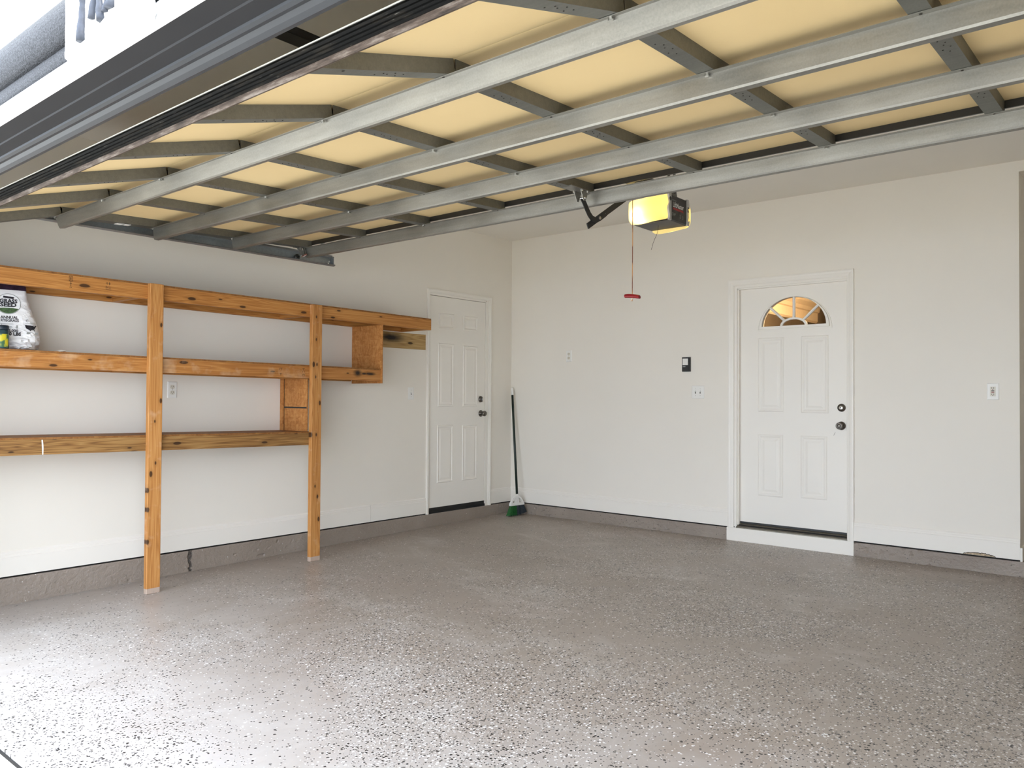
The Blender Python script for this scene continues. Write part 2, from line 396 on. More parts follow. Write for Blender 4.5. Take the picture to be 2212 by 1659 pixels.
def lathe(name, prof, origin, axis, mat, parent=None, seg=24, smooth=True):
    """prof: (r, h) list along axis from origin"""
    ax = Vector(axis).normalized(); a = Vector((0, 0, 1)) if abs(ax.z) < 0.9 else Vector((1, 0, 0))
    s = ax.cross(a).normalized(); t2 = ax.cross(s).normalized(); o = Vector(origin); bm = bmesh.new(); rings = []
    for r, h in prof:
        rings.append([bm.verts.new(o + ax*h + max(r, 1e-5)*(math.cos(2*math.pi*k/seg)*s + math.sin(2*math.pi*k/seg)*t2)) for k in range(seg)])
    for p, q in zip(rings, rings[1:]):
        for k in range(seg): bm.faces.new((p[k], p[(k+1) % seg], q[(k+1) % seg], q[k]))
    bm.faces.new(rings[0]); bm.faces.new(rings[-1])
    ob = link(name, bm_mesh(bm), mat, parent, origin)
    if smooth:
        for p in ob.data.polygons: p.use_smooth = len(p.vertices) == 4
    return ob
def text_mesh(s, size=1.0, align='CENTER', res=3, shear=0.0, bold=0.0):
    cu = bpy.data.curves.new('t', 'FONT'); cu.body = s; cu.size = size; cu.align_x = align; cu.align_y = 'CENTER'
    cu.resolution_u = res; cu.shear = shear; cu.offset = bold
    o = bpy.data.objects.new('t', cu); C.objects.link(o)
    dg = bpy.context.evaluated_depsgraph_get(); dg.update()
    me = bpy.data.meshes.new_from_object(o.evaluated_get(dg))
    C.objects.unlink(o); bpy.data.objects.remove(o); bpy.data.curves.remove(cu)
    me.materials.clear(); return me
def put_text(name, s, fn, mat, parent, size, sx=1.0, bold=0.0, shear=0.0, origin=None):
    """fn(u, v) -> world point"""
    me = text_mesh(s, size, 'CENTER', 2, shear, bold)
    for v in me.vertices: v.co = fn(v.co.x*sx, v.co.y)
    if origin is None: origin = fn(0, 0)
    return link(name, me, mat, parent, origin)
def polys(name, plist, fn, mat, parent, origin=None):
    bm = bmesh.new()
    for pl in plist: bm.faces.new([bm.verts.new(fn(*p)) for p in pl])
    bmesh.ops.triangulate(bm, faces=bm.faces[:])
    me = bpy.data.meshes.new('p'); bm.to_mesh(me); bm.free()
    return link(name, me, mat, parent, origin or fn(*plist[0][0]))

FS = 0.0122                      # floor falls towards the driveway
def fz(x, y): return FS*y
H = 2.875; RX = 6.22; YF = -5.40; ZB = 0.116
JL, JR = 0.655, 5.565            # door opening jambs
HZ = 2.07                        # header underside

# ================================================================== THE SETTING
bm = bmesh.new(); add_box(bm, -0.05, RX+0.05, YF, 0.0, -0.10, 0.0, fz)
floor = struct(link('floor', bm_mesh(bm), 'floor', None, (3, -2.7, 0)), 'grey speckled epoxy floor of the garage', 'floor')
bm = bmesh.new(); add_box(bm, -12, 18, -24, YF-0.012, -0.2, 0.0, lambda x, y: FS*YF-0.014+0.006*(y-YF))
struct(link('driveway', bm_mesh(bm), 'concrete', None, (3, -10, -0.1)), 'pale concrete driveway outside the garage opening', 'driveway')
box('joint_filler', -0.05, RX, YF-0.012, YF, -0.2, FS*YF-0.012, 'darkgap', floor)
struct(box('ceiling', -0.1, RX+0.1, -5.5, 0.1, H, H+0.12, 'ceiling'), 'flat pale ceiling of the garage', 'ceiling')

# left wall with the doorway cut out
D1A, D1B, D1T = -1.2166, -0.4166, 2.178      # slab opening
def wall_from_boxes(name, boxes, mat, origin, label):
    bm = bmesh.new()
    for b in boxes: add_box(bm, *b)
    return struct(link(name, bm_mesh(bm), mat, None, origin), label, 'wall')
wall_left = wall_from_boxes('wall_left', [(-0.10, 0, -5.50, D1A-0.02, ZB+0.004, H), (-0.10, 0, D1B+0.02, 0.0, ZB+0.004, H), (-0.10, 0, D1A-0.02, D1B+0.02, D1T+0.02, H),
     (-0.10, -0.04, D1A-0.02, D1B+0.02, 0.05, D1T+0.02)], 'wall', (0, -2.7, 0), 'white painted left wall behind the timber shelves')
D2A, D2B, D2T = 2.532, 3.436, 2.156
XE = 4.585
wall_back = wall_from_boxes('wall_back', [(-0.1, D2A-0.022, 0, 0.10, ZB+0.004, H), (D2B+0.022, XE, 0, 0.10, ZB+0.004, H), (D2A-0.022, D2B+0.022, 0, 0.10, D2T+0.02, H),
     (XE, RX+0.1, 0, 0.10, 2.80, H)], 'wall', (2, 0, 0), 'white painted back wall with the entry door')
struct(box('wall_right', RX, RX+0.1, -5.5, 0.1, -0.1, H, 'wall'), 'white painted right wall of the garage', 'wall')
# alcove beyond the end of the back wall
wall_from_boxes('wall_alcove', [(XE-0.10, XE, 0.10, 1.5, 0.09, 2.80), (XE, RX+0.1, 1.4, 1.5, 0.09, 2.80), (RX, RX+0.1, 0.1, 1.5, 0.09, 2.80),
     (XE-0.1, RX+0.1, 0.10, 1.5, 2.80, 2.86)], 'wall', (XE, 0.7, 0), 'grey shaded wall of the alcove past the back wall')
struct(box('floor_alcove', XE-0.1, RX+0.1, 0.0, 1.5, -0.05, 0.10, 'curb'), 'raised floor of the alcove', 'floor')
# front wall round the door opening
wall_from_boxes('wall_front', [(-0.1, JL, -5.56, -5.40, -0.15, HZ), (JR, RX+0.1, -5.56, -5.40, -0.15, HZ), (-0.1, RX+0.1, -5.55, -5.40, HZ+0.02, H+0.12)],
     'siding', (3, -5.5, 1), 'cream front wall above the garage opening')
# curb and the dark gap above it
def relief_curb(name, a0, a1, pt, zlow, label):
    """rough-cast curb face: a grid pushed in and out, with chipped pits and a flat ledge behind"""
    n = int(abs(a1-a0)/0.011); m = 15; bm = bmesh.new(); rows = []
    for i in range(n+1):
        a = a0+(a1-a0)*i/n; row = [bm.verts.new(pt(a, -0.12, zlow(a)-0.04)), bm.verts.new(pt(a, 0.0, zlow(a)-0.04))]
        for j in range(m+1):
            z = zlow(a)-0.005+(0.104-zlow(a)+0.005)*j/m
            p = Vector((a*9, z*14, 3.1)); d = 0.0022*noise.noise(p)+0.0016*noise.noise(p*4.1)
            pit = noise.noise(Vector((a*26, z*34, 8.7)))*0.6+noise.noise(Vector((a*2.1, 0, 1.3)))*0.5
            if pit > 0.36: d -= min(0.008, (pit-0.36)*0.05)
            if j == m: d = -0.002+0.002*noise.noise(p*2)
            row.append(bm.verts.new(pt(a, d, z)))
        row.append(bm.verts.new(pt(a, -0.12, 0.104))); rows.append(row)
    for r0, r1 in zip(rows, rows[1:]):
        k = len(r0)
        for j in range(k): bm.faces.new((r0[j], r0[(j+1) % k], r1[(j+1) % k], r1[j]))
    bm.faces.new(rows[0]); bm.faces.new(rows[-1])
    o = link(name, bm_mesh(bm), 'curb', None, pt((a0+a1)/2, 0, 0)); return struct(o, label, 'curb')
relief_curb('trim_1', -5.40, 0.11, lambda a, d, z: Vector((0.010+d, a, z)), lambda a: FS*a, 'brown painted concrete curb along the left wall')
relief_curb('trim_2', 0.012, RX, lambda a, d, z: Vector((a, -0.010-d, z)), lambda a: 0.0, 'brown painted concrete curb along the back wall')
struct(box('trim_3', -0.09, -0.012, -5.40, 0.09, 0.10, 0.135, 'darkgap'), 'dark gap under the left baseboard', 'gap')
struct(box('trim_4', -0.012, XE, 0.012, 0.09, 0.10, 0.135, 'darkgap'), 'dark gap under the back baseboard', 'gap')

# baseboards: flat board with a stepped cap
BP = [(0, ZB), (0.013, ZB), (0.013, 0.228), (0.010, 0.231), (0.010, 0.243), (0.008, 0.246), (0.008, 0.256), (0.003, 0.264), (0, 0.264)]
def base_left(name, y0, y1, label):
    o = struct(prism(name, BP, y0, y1, lambda a, p, q: Vector((p, a, q)), 'base', None, (0, (y0+y1)/2, ZB)), label, 'baseboard'); return o
def base_back(name, x0, x1, label):
    return struct(prism(name, BP, x0, x1, lambda a, p, q: Vector((a, -p, q)), 'base', None, ((x0+x1)/2, 0, ZB)), label, 'baseboard')
base_left('baseboard_left', -5.39, -1.915, 'white baseboard under the timber shelves')
base_left('baseboard_left_2', -1.912, -1.2425, 'short white baseboard left of the side door')
base_left('baseboard_left_3', -0.333, -0.014, 'short white baseboard between side door and corner')
base_back('baseboard_back', 0.0, 2.452, 'white baseboard between broom corner and entry door')
bb = base_back('baseboard_back_2', 3.491, XE, 'white baseboard right of the entry door')
struct(box('baseboard_alcove', XE+0.0005, XE+0.014, -0.012, 1.39, 0.106, 0.20, 'trim'), 'low white baseboard at the alcove edge', 'baseboard')
# torn paper and a pulled-away strip below the right baseboard
bm = bmesh.new(); prev = None
N = 26
top = []; bot = []
for i in range(N+1):
    x = 4.24+0.20*i/N; h = 0.024*max(0, math.sin(math.pi*i/N))**0.6*(0.7+0.5*noise.noise((i*0.7, 1, 0)))
    top.append((x, 0.117+h)); bot.append((x, 0.117))
pts = bot + top[::-1]
tp = prism('torn_paper', pts, -0.0148, -0.0136, lambda a, p, q: Vector((p, a, q)), plain('torn_paper', (0.42, 0.33, 0.22), 0.8, var=0.5, scale=60), bb)
prism('tear_edge', [(x, z+0.003) for x, z in top]+[(x, z-0.0015) for x, z in top[::-1]], -0.0152, -0.0140, lambda a, p, q: Vector((p, a, q)), 'slot', bb)

# ------------------------------------------------------------------ side door (left wall)
def raised_panel(name, u0, u1, v0, v1, fn, mat, parent, prof=((0, 0.0004), (0.006, 0.0058), (0.014, 0.0052), (0.021, 0.0009), (0.030, 0.0009), (0.046, 0.0046))):
    bm = bmesh.new(); rings = []
    for ins, h in prof:
        rings.append([bm.verts.new(fn(u, v, h)) for u, v in ((u0+ins, v0+ins), (u1-ins, v0+ins), (u1-ins, v1-ins), (u0+ins, v1-ins))])
    for a, b in zip(rings, rings[1:]):
        for k in range(4): bm.faces.new((a[k], a[(k+1) % 4], b[(k+1) % 4], b[k]))
    bm.faces.new(rings[-1]); bm.faces.new(rings[0])
    return link(name, bm_mesh(bm), mat, parent, fn((u0+u1)/2, (v0+v1)/2, 0))
def casing(name, u0, u1, ztop, zbot, w, fn, parent, mat='trim'):
    """three-sided moulded door casing"""
    prof = [(0, 0), (0, 0.017), (0.012, 0.019), (0.024, 0.017), (0.030, 0.014), (w-0.012, 0.010), (w-0.004, 0.009), (w, 0.006), (w, 0)]
    bm = bmesh.new(); path = [((u0, zbot), (1, 0)), ((u0, ztop), (1, -1)), ((u1, ztop), (-1, -1)), ((u1, zbot), (-1, 0))]
    rings = []
    for (u, z), (du, dz) in path: rings.append([bm.verts.new(fn(u+du*p, z+dz*p, h)) for p, h in prof])
    n = len(prof)
    for a, b in zip(rings, rings[1:]):
        for k in range(n): bm.faces.new((a[k], a[(k+1) % n], b[(k+1) % n], b[k]))
    bm.faces.new(rings[0]); bm.faces.new(rings[-1])
    return link(name, bm_mesh(bm), mat, parent, fn(u0, zbot, 0))
d1 = empty('door_1', (0, -0.8, 0.13), 'white six-panel side door with dark knob on the left wall', 'door'); tag(d1, kind='structure')
F1 = lambda u, v, h: Vector((h, u, v))
casing('casing', -1.2425, -0.3333, 2.2376, 0.105, 0.036, F1, d1)
box('jamb', -0.085, 0.001, D1A-0.016, D1A-0.0035, 0.105, D1T+0.012, 'trim', d1)
box('jamb', -0.085, 0.001, D1B+0.0035, D1B+0.045, 0.105, D1T+0.012, 'trim', d1)
box('jamb', -0.085, 0.001, D1A-0.0035, D1B+0.0035, D1T+0.0035, D1T+0.030, 'trim', d1)
S1X = -0.002
slab1 = box('slab', -0.039, S1X, D1A, D1B, 0.158, D1T, 'door', d1, 0.0015)
box('threshold', -0.09, 0.004, D1A-0.003, D1B+0.003, 0.095, 0.128, 'darkgap', d1)
box('sweep', -0.036, -0.004, D1A, D1B, 0.128, 0.158, 'black', d1)
G1 = lambda u, v, h: Vector((S1X+h, u, v))
for u0, u1, v0, v1 in ((-1.085, -0.872, 1.872, 2.020), (-0.742, -0.530, 1.872, 2.020), (-1.090, -0.872, 1.118, 1.730), (-0.745, -0.532, 1.118, 1.722),
                       (-1.095, -0.878, 0.386, 0.940), (-0.748, -0.532, 0.386, 0.932)):
    raised_panel('panel', u0, u1, v0, v1, G1, 'door', d1)
def knobset(parent, pos, axis, keyed):
    k = lathe('door_knob', [(0.033, 0), (0.033, 0.005), (0.028, 0.010), (0.014, 0.013), (0.012, 0.030), (0.020, 0.036), (0.027, 0.046), (0.028, 0.056), (0.023, 0.064), (0.010, 0.067)] if not keyed else
              [(0.034, 0), (0.033, 0.006), (0.027, 0.011), (0.016, 0.014), (0.015, 0.030), (0.025, 0.038), (0.0285, 0.050), (0.025, 0.060), (0.017, 0.063), (0.0165, 0.058), (0.012, 0.057), (0.012, 0.062), (0.004, 0.062)],
              pos, axis, 'darknickel', parent, 28)
    tag(k, 'dark metal knob'); return k
def deadbolt(parent, pos, axis, keyed):
    d = lathe('deadbolt', [(0.032, 0), (0.031, 0.008), (0.026, 0.013), (0.016, 0.015), (0.0155, 0.019), (0.011, 0.0195), (0.0105, 0.017), (0.004, 0.017)], pos, axis, 'darknickel', parent, 28)
    ax = Vector(axis); p = Vector(pos)
    if keyed:
        lathe('lock_cylinder', [(0.0165, 0.012), (0.0165, 0.0185), (0.0145, 0.0205), (0.003, 0.0205)], pos, axis, 'screw', d, 20)
        lathe('keyhole', [(0.0055, 0.0200), (0.0055, 0.0215), (0.002, 0.0215)], pos, axis, 'slot', d, 12)
    else:
        bm = bmesh.new(); c = p+ax*0.024
        add_box(bm, c.x-0.009, c.x+0.009, c.y-0.004, c.y+0.004, c.z-0.015, c.z+0.015, None, 0.002)
        link('thumb_turn', bm_mesh(bm), 'nickel', d, c)
    return d
knobset(d1, (S1X, -0.478, 1.046), (1, 0, 0), False)
deadbolt(d1, (S1X, -0.480, 1.190), (1, 0, 0), False)
for z in (1.213, 0.457, 1.96):
    h = tube('hinge', [(0.006, D1A-0.002, z-0.05), (0.006, D1A-0.002, z+0.05)], 0.006, 'trim', d1, 10)
    for k in (-0.017, 0.017): tube('knuckle_joint', [(0.006, D1A-0.002, z+k-0.001), (0.006, D1A-0.002, z+k+0.001)], 0.0064, 'slot', h, 10)

# ------------------------------------------------------------------ entry door (back wall)
d2 = empty('door_2', (2.97, 0, 0.1), 'white entry door with a half-round fan window on the back wall', 'door'); tag(d2, kind='structure')
F2 = lambda u, v, h: Vector((u, -h, v))
casing('casing', 2.452, 3.4911, 2.2337, 0.110, 0.052, F2, d2)
box('jamb', D2A-0.022, D2A-0.003, -0.001, 0.13, 0.11, D2T+0.02, 'trim', d2)
box('jamb', D2B+0.003, D2B+0.022, -0.001, 0.13, 0.11, D2T+0.02, 'trim', d2)
box('jamb', D2A-0.003, D2B+0.003, -0.001, 0.13, D2T+0.004, D2T+0.026, 'trim', d2)
box('door_stop', D2A-0.003, D2A+0.008, 0.012, 0.044, 0.13, D2T, 'trim', d2)
box('door_stop', D2A-0.003, D2B+0.003, 0.012, 0.044, D2T-0.008, D2T+0.004, 'trim', d2)
box('step_board', 2.443, 3.491, -0.016, 0.012, -0.002, 0.110, 'trim', d2, 0.002)
thr = plain('bronze_threshold', (0.20, 0.18, 0.145), 0.4, 0.6, var=0.15)
prism('threshold', [(-0.012, 0.110), (0.10, 0.110), (0.10, 0.146), (0.055, 0.146), (0.0, 0.122), (-0.012, 0.118)], D2A-0.006, D2B+0.006, lambda a, p, q: Vector((a, p, q)), thr, d2)
box('sweep', D2A, D2B, 0.052, 0.085, 0.146, 0.162, 'black', d2)
YS = 0.048
# slab with the half-round hole: built as a filled face with a hole, then given thickness
FX, FZ, FR = 3.001, 1.820, 0.268; FRZ = 0.236
def arch(rx, rz, z0, n=28, cx=FX): return [(cx+rx*math.cos(math.pi*i/n), z0+rz*math.sin(math.pi*i/n)) for i in range(n+1)]
bm = bmesh.new()
outer = [(D2A, 0.162), (D2B, 0.162), (D2B, D2T), (D2A, D2T)]
def loop(bm, pts, y):
    v = [bm.verts.new((x, y, z)) for x, z in pts]; return [bm.edges.new((v[i], v[(i+1) % len(v)])) for i in range(len(v))]
hole = arch(FR+0.004, FRZ+0.004, FZ-0.004)
e = loop(bm, outer, YS)+loop(bm, hole, YS)
bmesh.ops.triangle_fill(bm, use_beauty=True, use_dissolve=False, edges=e)
r = bmesh.ops.extrude_face_region(bm, geom=bm.faces[:])
for g in r['geom']:
    if isinstance(g, bmesh.types.BMVert): g.co.y += 0.044
slab2 = link('slab', bm_mesh(bm), 'door', d2, (2.97, YS, 1.1))
G2 = lambda u, v, h: Vector((u, YS-h, v))
soft = ((0, 0.0004), (0.008, 0.0060), (0.016, 0.0060), (0.028, 0.0006), (0.040, 0.0006), (0.058, 0.0052))
for u0, u1, v0, v1 in ((2.697, 2.918, 1.104, 1.727), (3.062, 3.282, 1.100, 1.729), (2.697, 2.912, 0.394, 0.914), (3.058, 3.270, 0.404, 0.914)):
    raised_panel('panel', u0, u1, v0, v1, G2, 'door', d2, soft)
# fan window frame and muntins
fan = empty('fan_window', (FX, YS, FZ), parent=d2)
def arch_ring(name, ro, ri, rzo, rzi, zo, zi, y0, y1, mat, parent):
    o = arch(ro, rzo, zo); i = arch(ri, rzi, zi); bm = bmesh.new()
    P = lambda pts, y: [bm.verts.new((x, y, z)) for x, z in pts]
    a, b, c, d = P(o, y0), P(i, y0-0.001), P(o, y1), P(i, y1); n = len(a)
    for k in range(n):
        j = (k+1) % n
        bm.faces.new((a[k], a[j], b[j], b[k])); bm.faces.new((c[k], d[k], d[j], c[j]))
        bm.faces.new((a[k], c[k], c[j], a[j])); bm.faces.new((b[k], b[j], d[j], d[k]))
    return link(name, bm_mesh(bm), mat, parent, (FX, y0, FZ))
arch_ring('frame_moulding', 0.309, 0.298, 0.275, 0.264, FZ-0.034, FZ-0.026, YS-0.007, YS-0.0002, 'door', fan)
arch_ring('frame_moulding', 0.290, 0.266, 0.256, 0.234, FZ-0.020, FZ, YS-0.016, YS+0.020, 'door', fan)
def bar(name, p0, p1, w, parent):
    d = Vector(p1)-Vector(p0); n = Vector((-d.y, d.x)).normalized()*w/2; a, b = Vector(p0), Vector(p1)
    q = [a+n, b+n, b-n, a-n]; c = [a+n*0.35, b+n*0.35, b-n*0.35, a-n*0.35]; bm = bmesh.new()
    A = [bm.verts.new((v.x, YS+0.012, v.y)) for v in q]; B = [bm.verts.new((v.x, YS-0.001, v.y)) for v in q]; D = [bm.verts.new((v.x, YS-0.008, v.y)) for v in c]
    for r0, r1 in ((A, B), (B, D)):
        for k in range(4): bm.faces.new((r0[k], r0[(k+1) % 4], r1[(k+1) % 4], r1[k]))
    bm.faces.new(A); bm.faces.new(D)
    return link(name, bm_mesh(bm), 'door', parent, (a.x, YS, a.y))
arch_ring('hub_muntin', 0.112, 0.092, 0.066, 0.050, FZ, FZ, YS-0.008, YS+0.012, 'door', fan)
for ang in (90, 42, 138):
    a = math.radians(ang); c, s = math.cos(a), math.sin(a)
    bar('muntin', (FX+0.100*c, FZ+0.058*s), (FX+0.272*c, FZ+0.240*s), 0.021, fan)
gl = NT('window_glass'); gl.b.inputs['Transmission Weight'].default_value = 1.0; gl.b.inputs['Roughness'].default_value = 0.0; gl.b.inputs['IOR'].default_value = 1.02
gl.val(gl.b.inputs['Base Color'], gl.mix(gl.noise(gl.obj(), 3), (0.95, 0.95, 0.93), (0.98, 0.98, 0.97)))
def pane(a0, a1, n=8):
    o = [(FX+0.270*math.cos(math.radians(a0+(a1-a0)*i/n)), FZ+0.238*math.sin(math.radians(a0+(a1-a0)*i/n))) for i in range(n+1)]
    i_ = [(FX+0.100*math.cos(math.radians(a0+(a1-a0)*i/n)), FZ+0.056*math.sin(math.radians(a0+(a1-a0)*i/n))) for i in range(n+1)]
    return prism('pane', o+i_[::-1], YS+0.014, YS+0.018, lambda a, p, q: Vector((p, a, q)), gl.m, fan)
for a0, a1 in ((0, 42), (42, 90), (90, 138), (138, 180)): pane(a0, a1)
prism('pane', arch(0.098, 0.055, FZ, 14), YS+0.014, YS+0.018, lambda a, p, q: Vector((p, a, q)), gl.m, fan)
knobset(d2, (3.380, YS, 1.003), (0, -1, 0), True)
deadbolt(d2, (3.382, YS, 1.146), (0, -1, 0), True)
polys('paint_scrape', [[(3.318, 0.920), (3.325, 0.930), (3.336, 0.952), (3.330, 0.945)]], lambda u, v: Vector((u, YS-0.0006, v)), 'slot', d2)

# the lit hall seen through the fan window
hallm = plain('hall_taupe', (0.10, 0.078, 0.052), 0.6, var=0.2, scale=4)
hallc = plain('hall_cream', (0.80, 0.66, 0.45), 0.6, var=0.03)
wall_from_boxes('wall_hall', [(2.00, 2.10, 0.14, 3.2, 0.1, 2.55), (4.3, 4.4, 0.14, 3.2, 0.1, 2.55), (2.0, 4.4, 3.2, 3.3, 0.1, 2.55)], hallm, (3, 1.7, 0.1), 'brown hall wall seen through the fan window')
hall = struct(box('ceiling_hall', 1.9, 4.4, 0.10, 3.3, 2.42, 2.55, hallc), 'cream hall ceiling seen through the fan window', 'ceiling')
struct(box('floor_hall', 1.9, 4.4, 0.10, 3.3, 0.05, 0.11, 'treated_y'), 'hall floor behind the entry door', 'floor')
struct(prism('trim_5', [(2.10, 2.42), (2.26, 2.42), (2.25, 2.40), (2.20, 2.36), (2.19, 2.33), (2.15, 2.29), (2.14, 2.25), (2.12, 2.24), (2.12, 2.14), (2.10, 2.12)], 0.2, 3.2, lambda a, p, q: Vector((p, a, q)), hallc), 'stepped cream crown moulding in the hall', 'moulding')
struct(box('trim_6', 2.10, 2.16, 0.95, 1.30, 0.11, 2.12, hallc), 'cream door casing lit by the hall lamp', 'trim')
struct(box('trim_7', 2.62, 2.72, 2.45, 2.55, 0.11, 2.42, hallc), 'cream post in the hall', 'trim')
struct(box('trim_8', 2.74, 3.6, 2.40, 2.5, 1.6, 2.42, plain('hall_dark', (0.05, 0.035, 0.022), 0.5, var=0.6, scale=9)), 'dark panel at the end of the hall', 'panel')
hl = bpy.data.objects.new('hall_lamp', bpy.data.lights.new('hall_lamp', 'POINT')); C.objects.link(hl); hl.location = (3.4, 1.2, 2.2)
hl.data.energy = 62; hl.data.color = (1.0, 0.75, 0.48); hl.data.shadow_soft_size = 0.08

# ------------------------------------------------------------------ opening: header, weatherstrip, outside trim
struct(prism('trim_9', [(-5.565, HZ+0.05), (-5.565, HZ), (-5.50, HZ), (-5.497, HZ-0.004), (-5.44, HZ-0.004), (-5.40, HZ), (-5.385, HZ+0.05)], JL, JR, lambda a, p, q: Vector((a, p, q)), 'header'),
       'dark grey wrapped header over the garage opening', 'header')
struct(prism('trim_10', [(-5.452, HZ-0.003), (-5.450, HZ-0.010), (-5.440, HZ-0.014), (-5.428, HZ-0.012), (-5.418, HZ-0.020), (-5.405, HZ-0.026), (-5.392, HZ-0.024), (-5.385, HZ-0.014), (-5.384, HZ+0.012), (-5.40, HZ+0.02)],
       JL, JR, lambda a, p, q: Vector((a, p, q)), 'vinyl'), 'grey vinyl weatherstrip under the header', 'weatherstrip')
struct(prism('trim_11', [(-5.578, HZ+0.047), (-5.582, HZ+0.040), (-5.582, HZ+0.004), (-5.578, HZ-0.001), (-5.560, HZ-0.001), (-5.560, HZ+0.047)], -0.1, RX, lambda a, p, q: Vector((a, p, q)), 'fascia'),
       'bright white fascia strip along the opening', 'fascia')
gp = []
for i in range(9):      # lower small bead
    a = -math.pi/2+math.pi*i/8; gp.append((-5.566-0.018*math.cos(a), 2.143+0.026*math.sin(a)))
for i in range(13):     # large roll above
    a = -math.pi/2+math.pi*i/12; gp.append((-5.566-0.042*math.cos(a), 2.232+0.060*math.sin(a)))
gp += [(-5.54, 2.292), (-5.54, 2.117)]
bm = bmesh.new(); add_prism(bm, gp, -0.1, RX, lambda a, p, q: Vector((a, p, q)))
struct(link('trim_12', bm_mesh(bm), 'roughgrey', None, (3, -5.57, 2.2), True), 'rough grey rolled moulding above the white fascia', 'moulding')
# plaster patch with grey drips hanging over the moulding
pp = empty('plaster_patch', (3.35, -5.62, 2.07), 'rough white plaster patch with grey drips on the outside moulding', 'plaster patch')
edge = []
corner = [(3.212, 2.30), (3.215, 2.082), (3.236, 2.068), (3.34, 2.067), (3.45, 2.066), (3.57, 2.067), (3.630, 2.070), (3.640, 2.085), (3.628, 2.13), (3.615, 2.17), (3.618, 2.30)]
for a, b in zip(corner, corner[1:]+corner[:1]):
    n = max(2, int((Vector(b)-Vector(a)).length/0.010))
    for i in range(n):
        p = Vector(a).lerp(Vector(b), i/n); edge.append((p.x+0.0035*noise.noise((p.x*90, p.y*90, 1)), p.y+0.0035*noise.noise((p.x*90, p.y*90, 7))))
bm = bmesh.new()
cx = sum(p[0] for p in edge)/len(edge); cz = sum(p[1] for p in edge)/len(edge)
rings = []
for ins, y in ((1.0, -5.585), (1.0, -5.616), (0.985, -5.622), (0.9, -5.623)):
    rings.append([bm.verts.new((cx+(x-cx)*ins, y+0.002*noise.noise((x*60, z*60, y*40)), cz+(z-cz)*ins)) for x, z in edge])
n = len(edge)
for a, b in zip(rings, rings[1:]):
    for k in range(n): bm.faces.new((a[k], a[(k+1) % n], b[(k+1) % n], b[k]))
bm.faces.new(rings[-1]); bm.faces.new(rings[0])
link('patch', bm_mesh(bm), 'plaster', pp, (cx, -5.6, cz))
def drip(x0, z0, x1, z1, r):
    x0 += 0.04; x1 += 0.04
    N = 10; pts = []; rad = []
    for i in range(N+1):
        t_ = i/N; pts.append((x0+(x1-x0)*t_+0.004*noise.noise((t_*4, x0*9, 0)), -5.625, z0+(z1-z0)*t_)); rad.append(r*(0.8+0.35*noise.noise((t_*5, x0*5, 3)) + (0.3 if i >= N-2 else 0)))
    tube('drip', pts, rad, 'drip', pp, 8)
drip(3.30, 2.27, 3.29, 2.094, 0.013); drip(3.38, 2.26, 3.352, 2.13, 0.010); drip(3.375, 2.24, 3.405, 2.112, 0.011); drip(3.468, 2.26, 3.455, 2.125, 0.013); drip(3.435, 2.17, 3.425, 2.125, 0.009)

# ================================================================== OVERHEAD DOOR
SPX0, SPD, NST = 0.707, 0.600, 9                       # stile positions
XL, XR = 0.672, 5.542
# flange (inner face) line in the y-z plane: knots at the section joints, front to back
def secframe(p0, ang, ln):
    d = Vector((math.cos(ang), math.sin(ang))); nrm = Vector((math.sin(ang), -math.cos(ang)))  # s along, d downwards
    return lambda x, s, w: Vector((x, p0[0]+d.x*s+nrm.x*w, p0[1]+d.y*s+nrm.y*w))
J1 = (-4.712, 2.197)
T1 = math.radians(16.0); T2 = math.atan(0.040)
SEC = 0.533
P1 = (J1[0]-SEC*math.cos(T1), J1[1]-SEC*math.sin(T1))
P3 = (J1[0]+0.530*math.cos(T2), J1[1]+0.530*math.sin(T2)); P4 = (P3[0]+0.528*math.cos(T2), P3[1]+0.528*math.sin(T2))
frames = [secframe(P1, T1, SEC), secframe(J1, T2, SEC), secframe(P3, T2, SEC), secframe(P4, T2, SEC)]
lens_ = [SEC, 0.530, 0.528, 0.580]
gd = empty('overhead_door', (3.1, -4.1, 2.2), 'raised steel overhead door with tan panels and galvanised struts', 'garage door')
ST_D, ST_W = 0.046, 0.056
screw_me = None
def shared(name, me, loc, rot, parent):
    o = bpy.data.objects.new(name, me); C.objects.link(o); o.parent = parent
    WLOC[o.name] = Vector(loc); o.location = Vector(loc)-WLOC[parent.name]; o.rotation_euler = rot; return o
def disc_mesh(r, h, seg, mat):
    bm = bmesh.new(); bmesh.ops.create_cone(bm, cap_ends=True, segments=seg, radius1=r, radius2=r*0.8, depth=h)
    me = bm_mesh(bm); me.materials.append(MAT[mat]); return me
SCREW = disc_mesh(0.0075, 0.008, 6, 'screw'); HOLE = disc_mesh(0.0045, 0.0012, 10, 'slot'); DOT = disc_mesh(0.0024, 0.0012, 8, 'slot')
strut_prof = [(-0.026, 0.0015), (-0.003, 0.0015), (0.002, 0.058), (0.006, 0.064), (0.030, 0.066), (0.036, 0.060), (0.040, 0.0015), (0.060, 0.0015)]
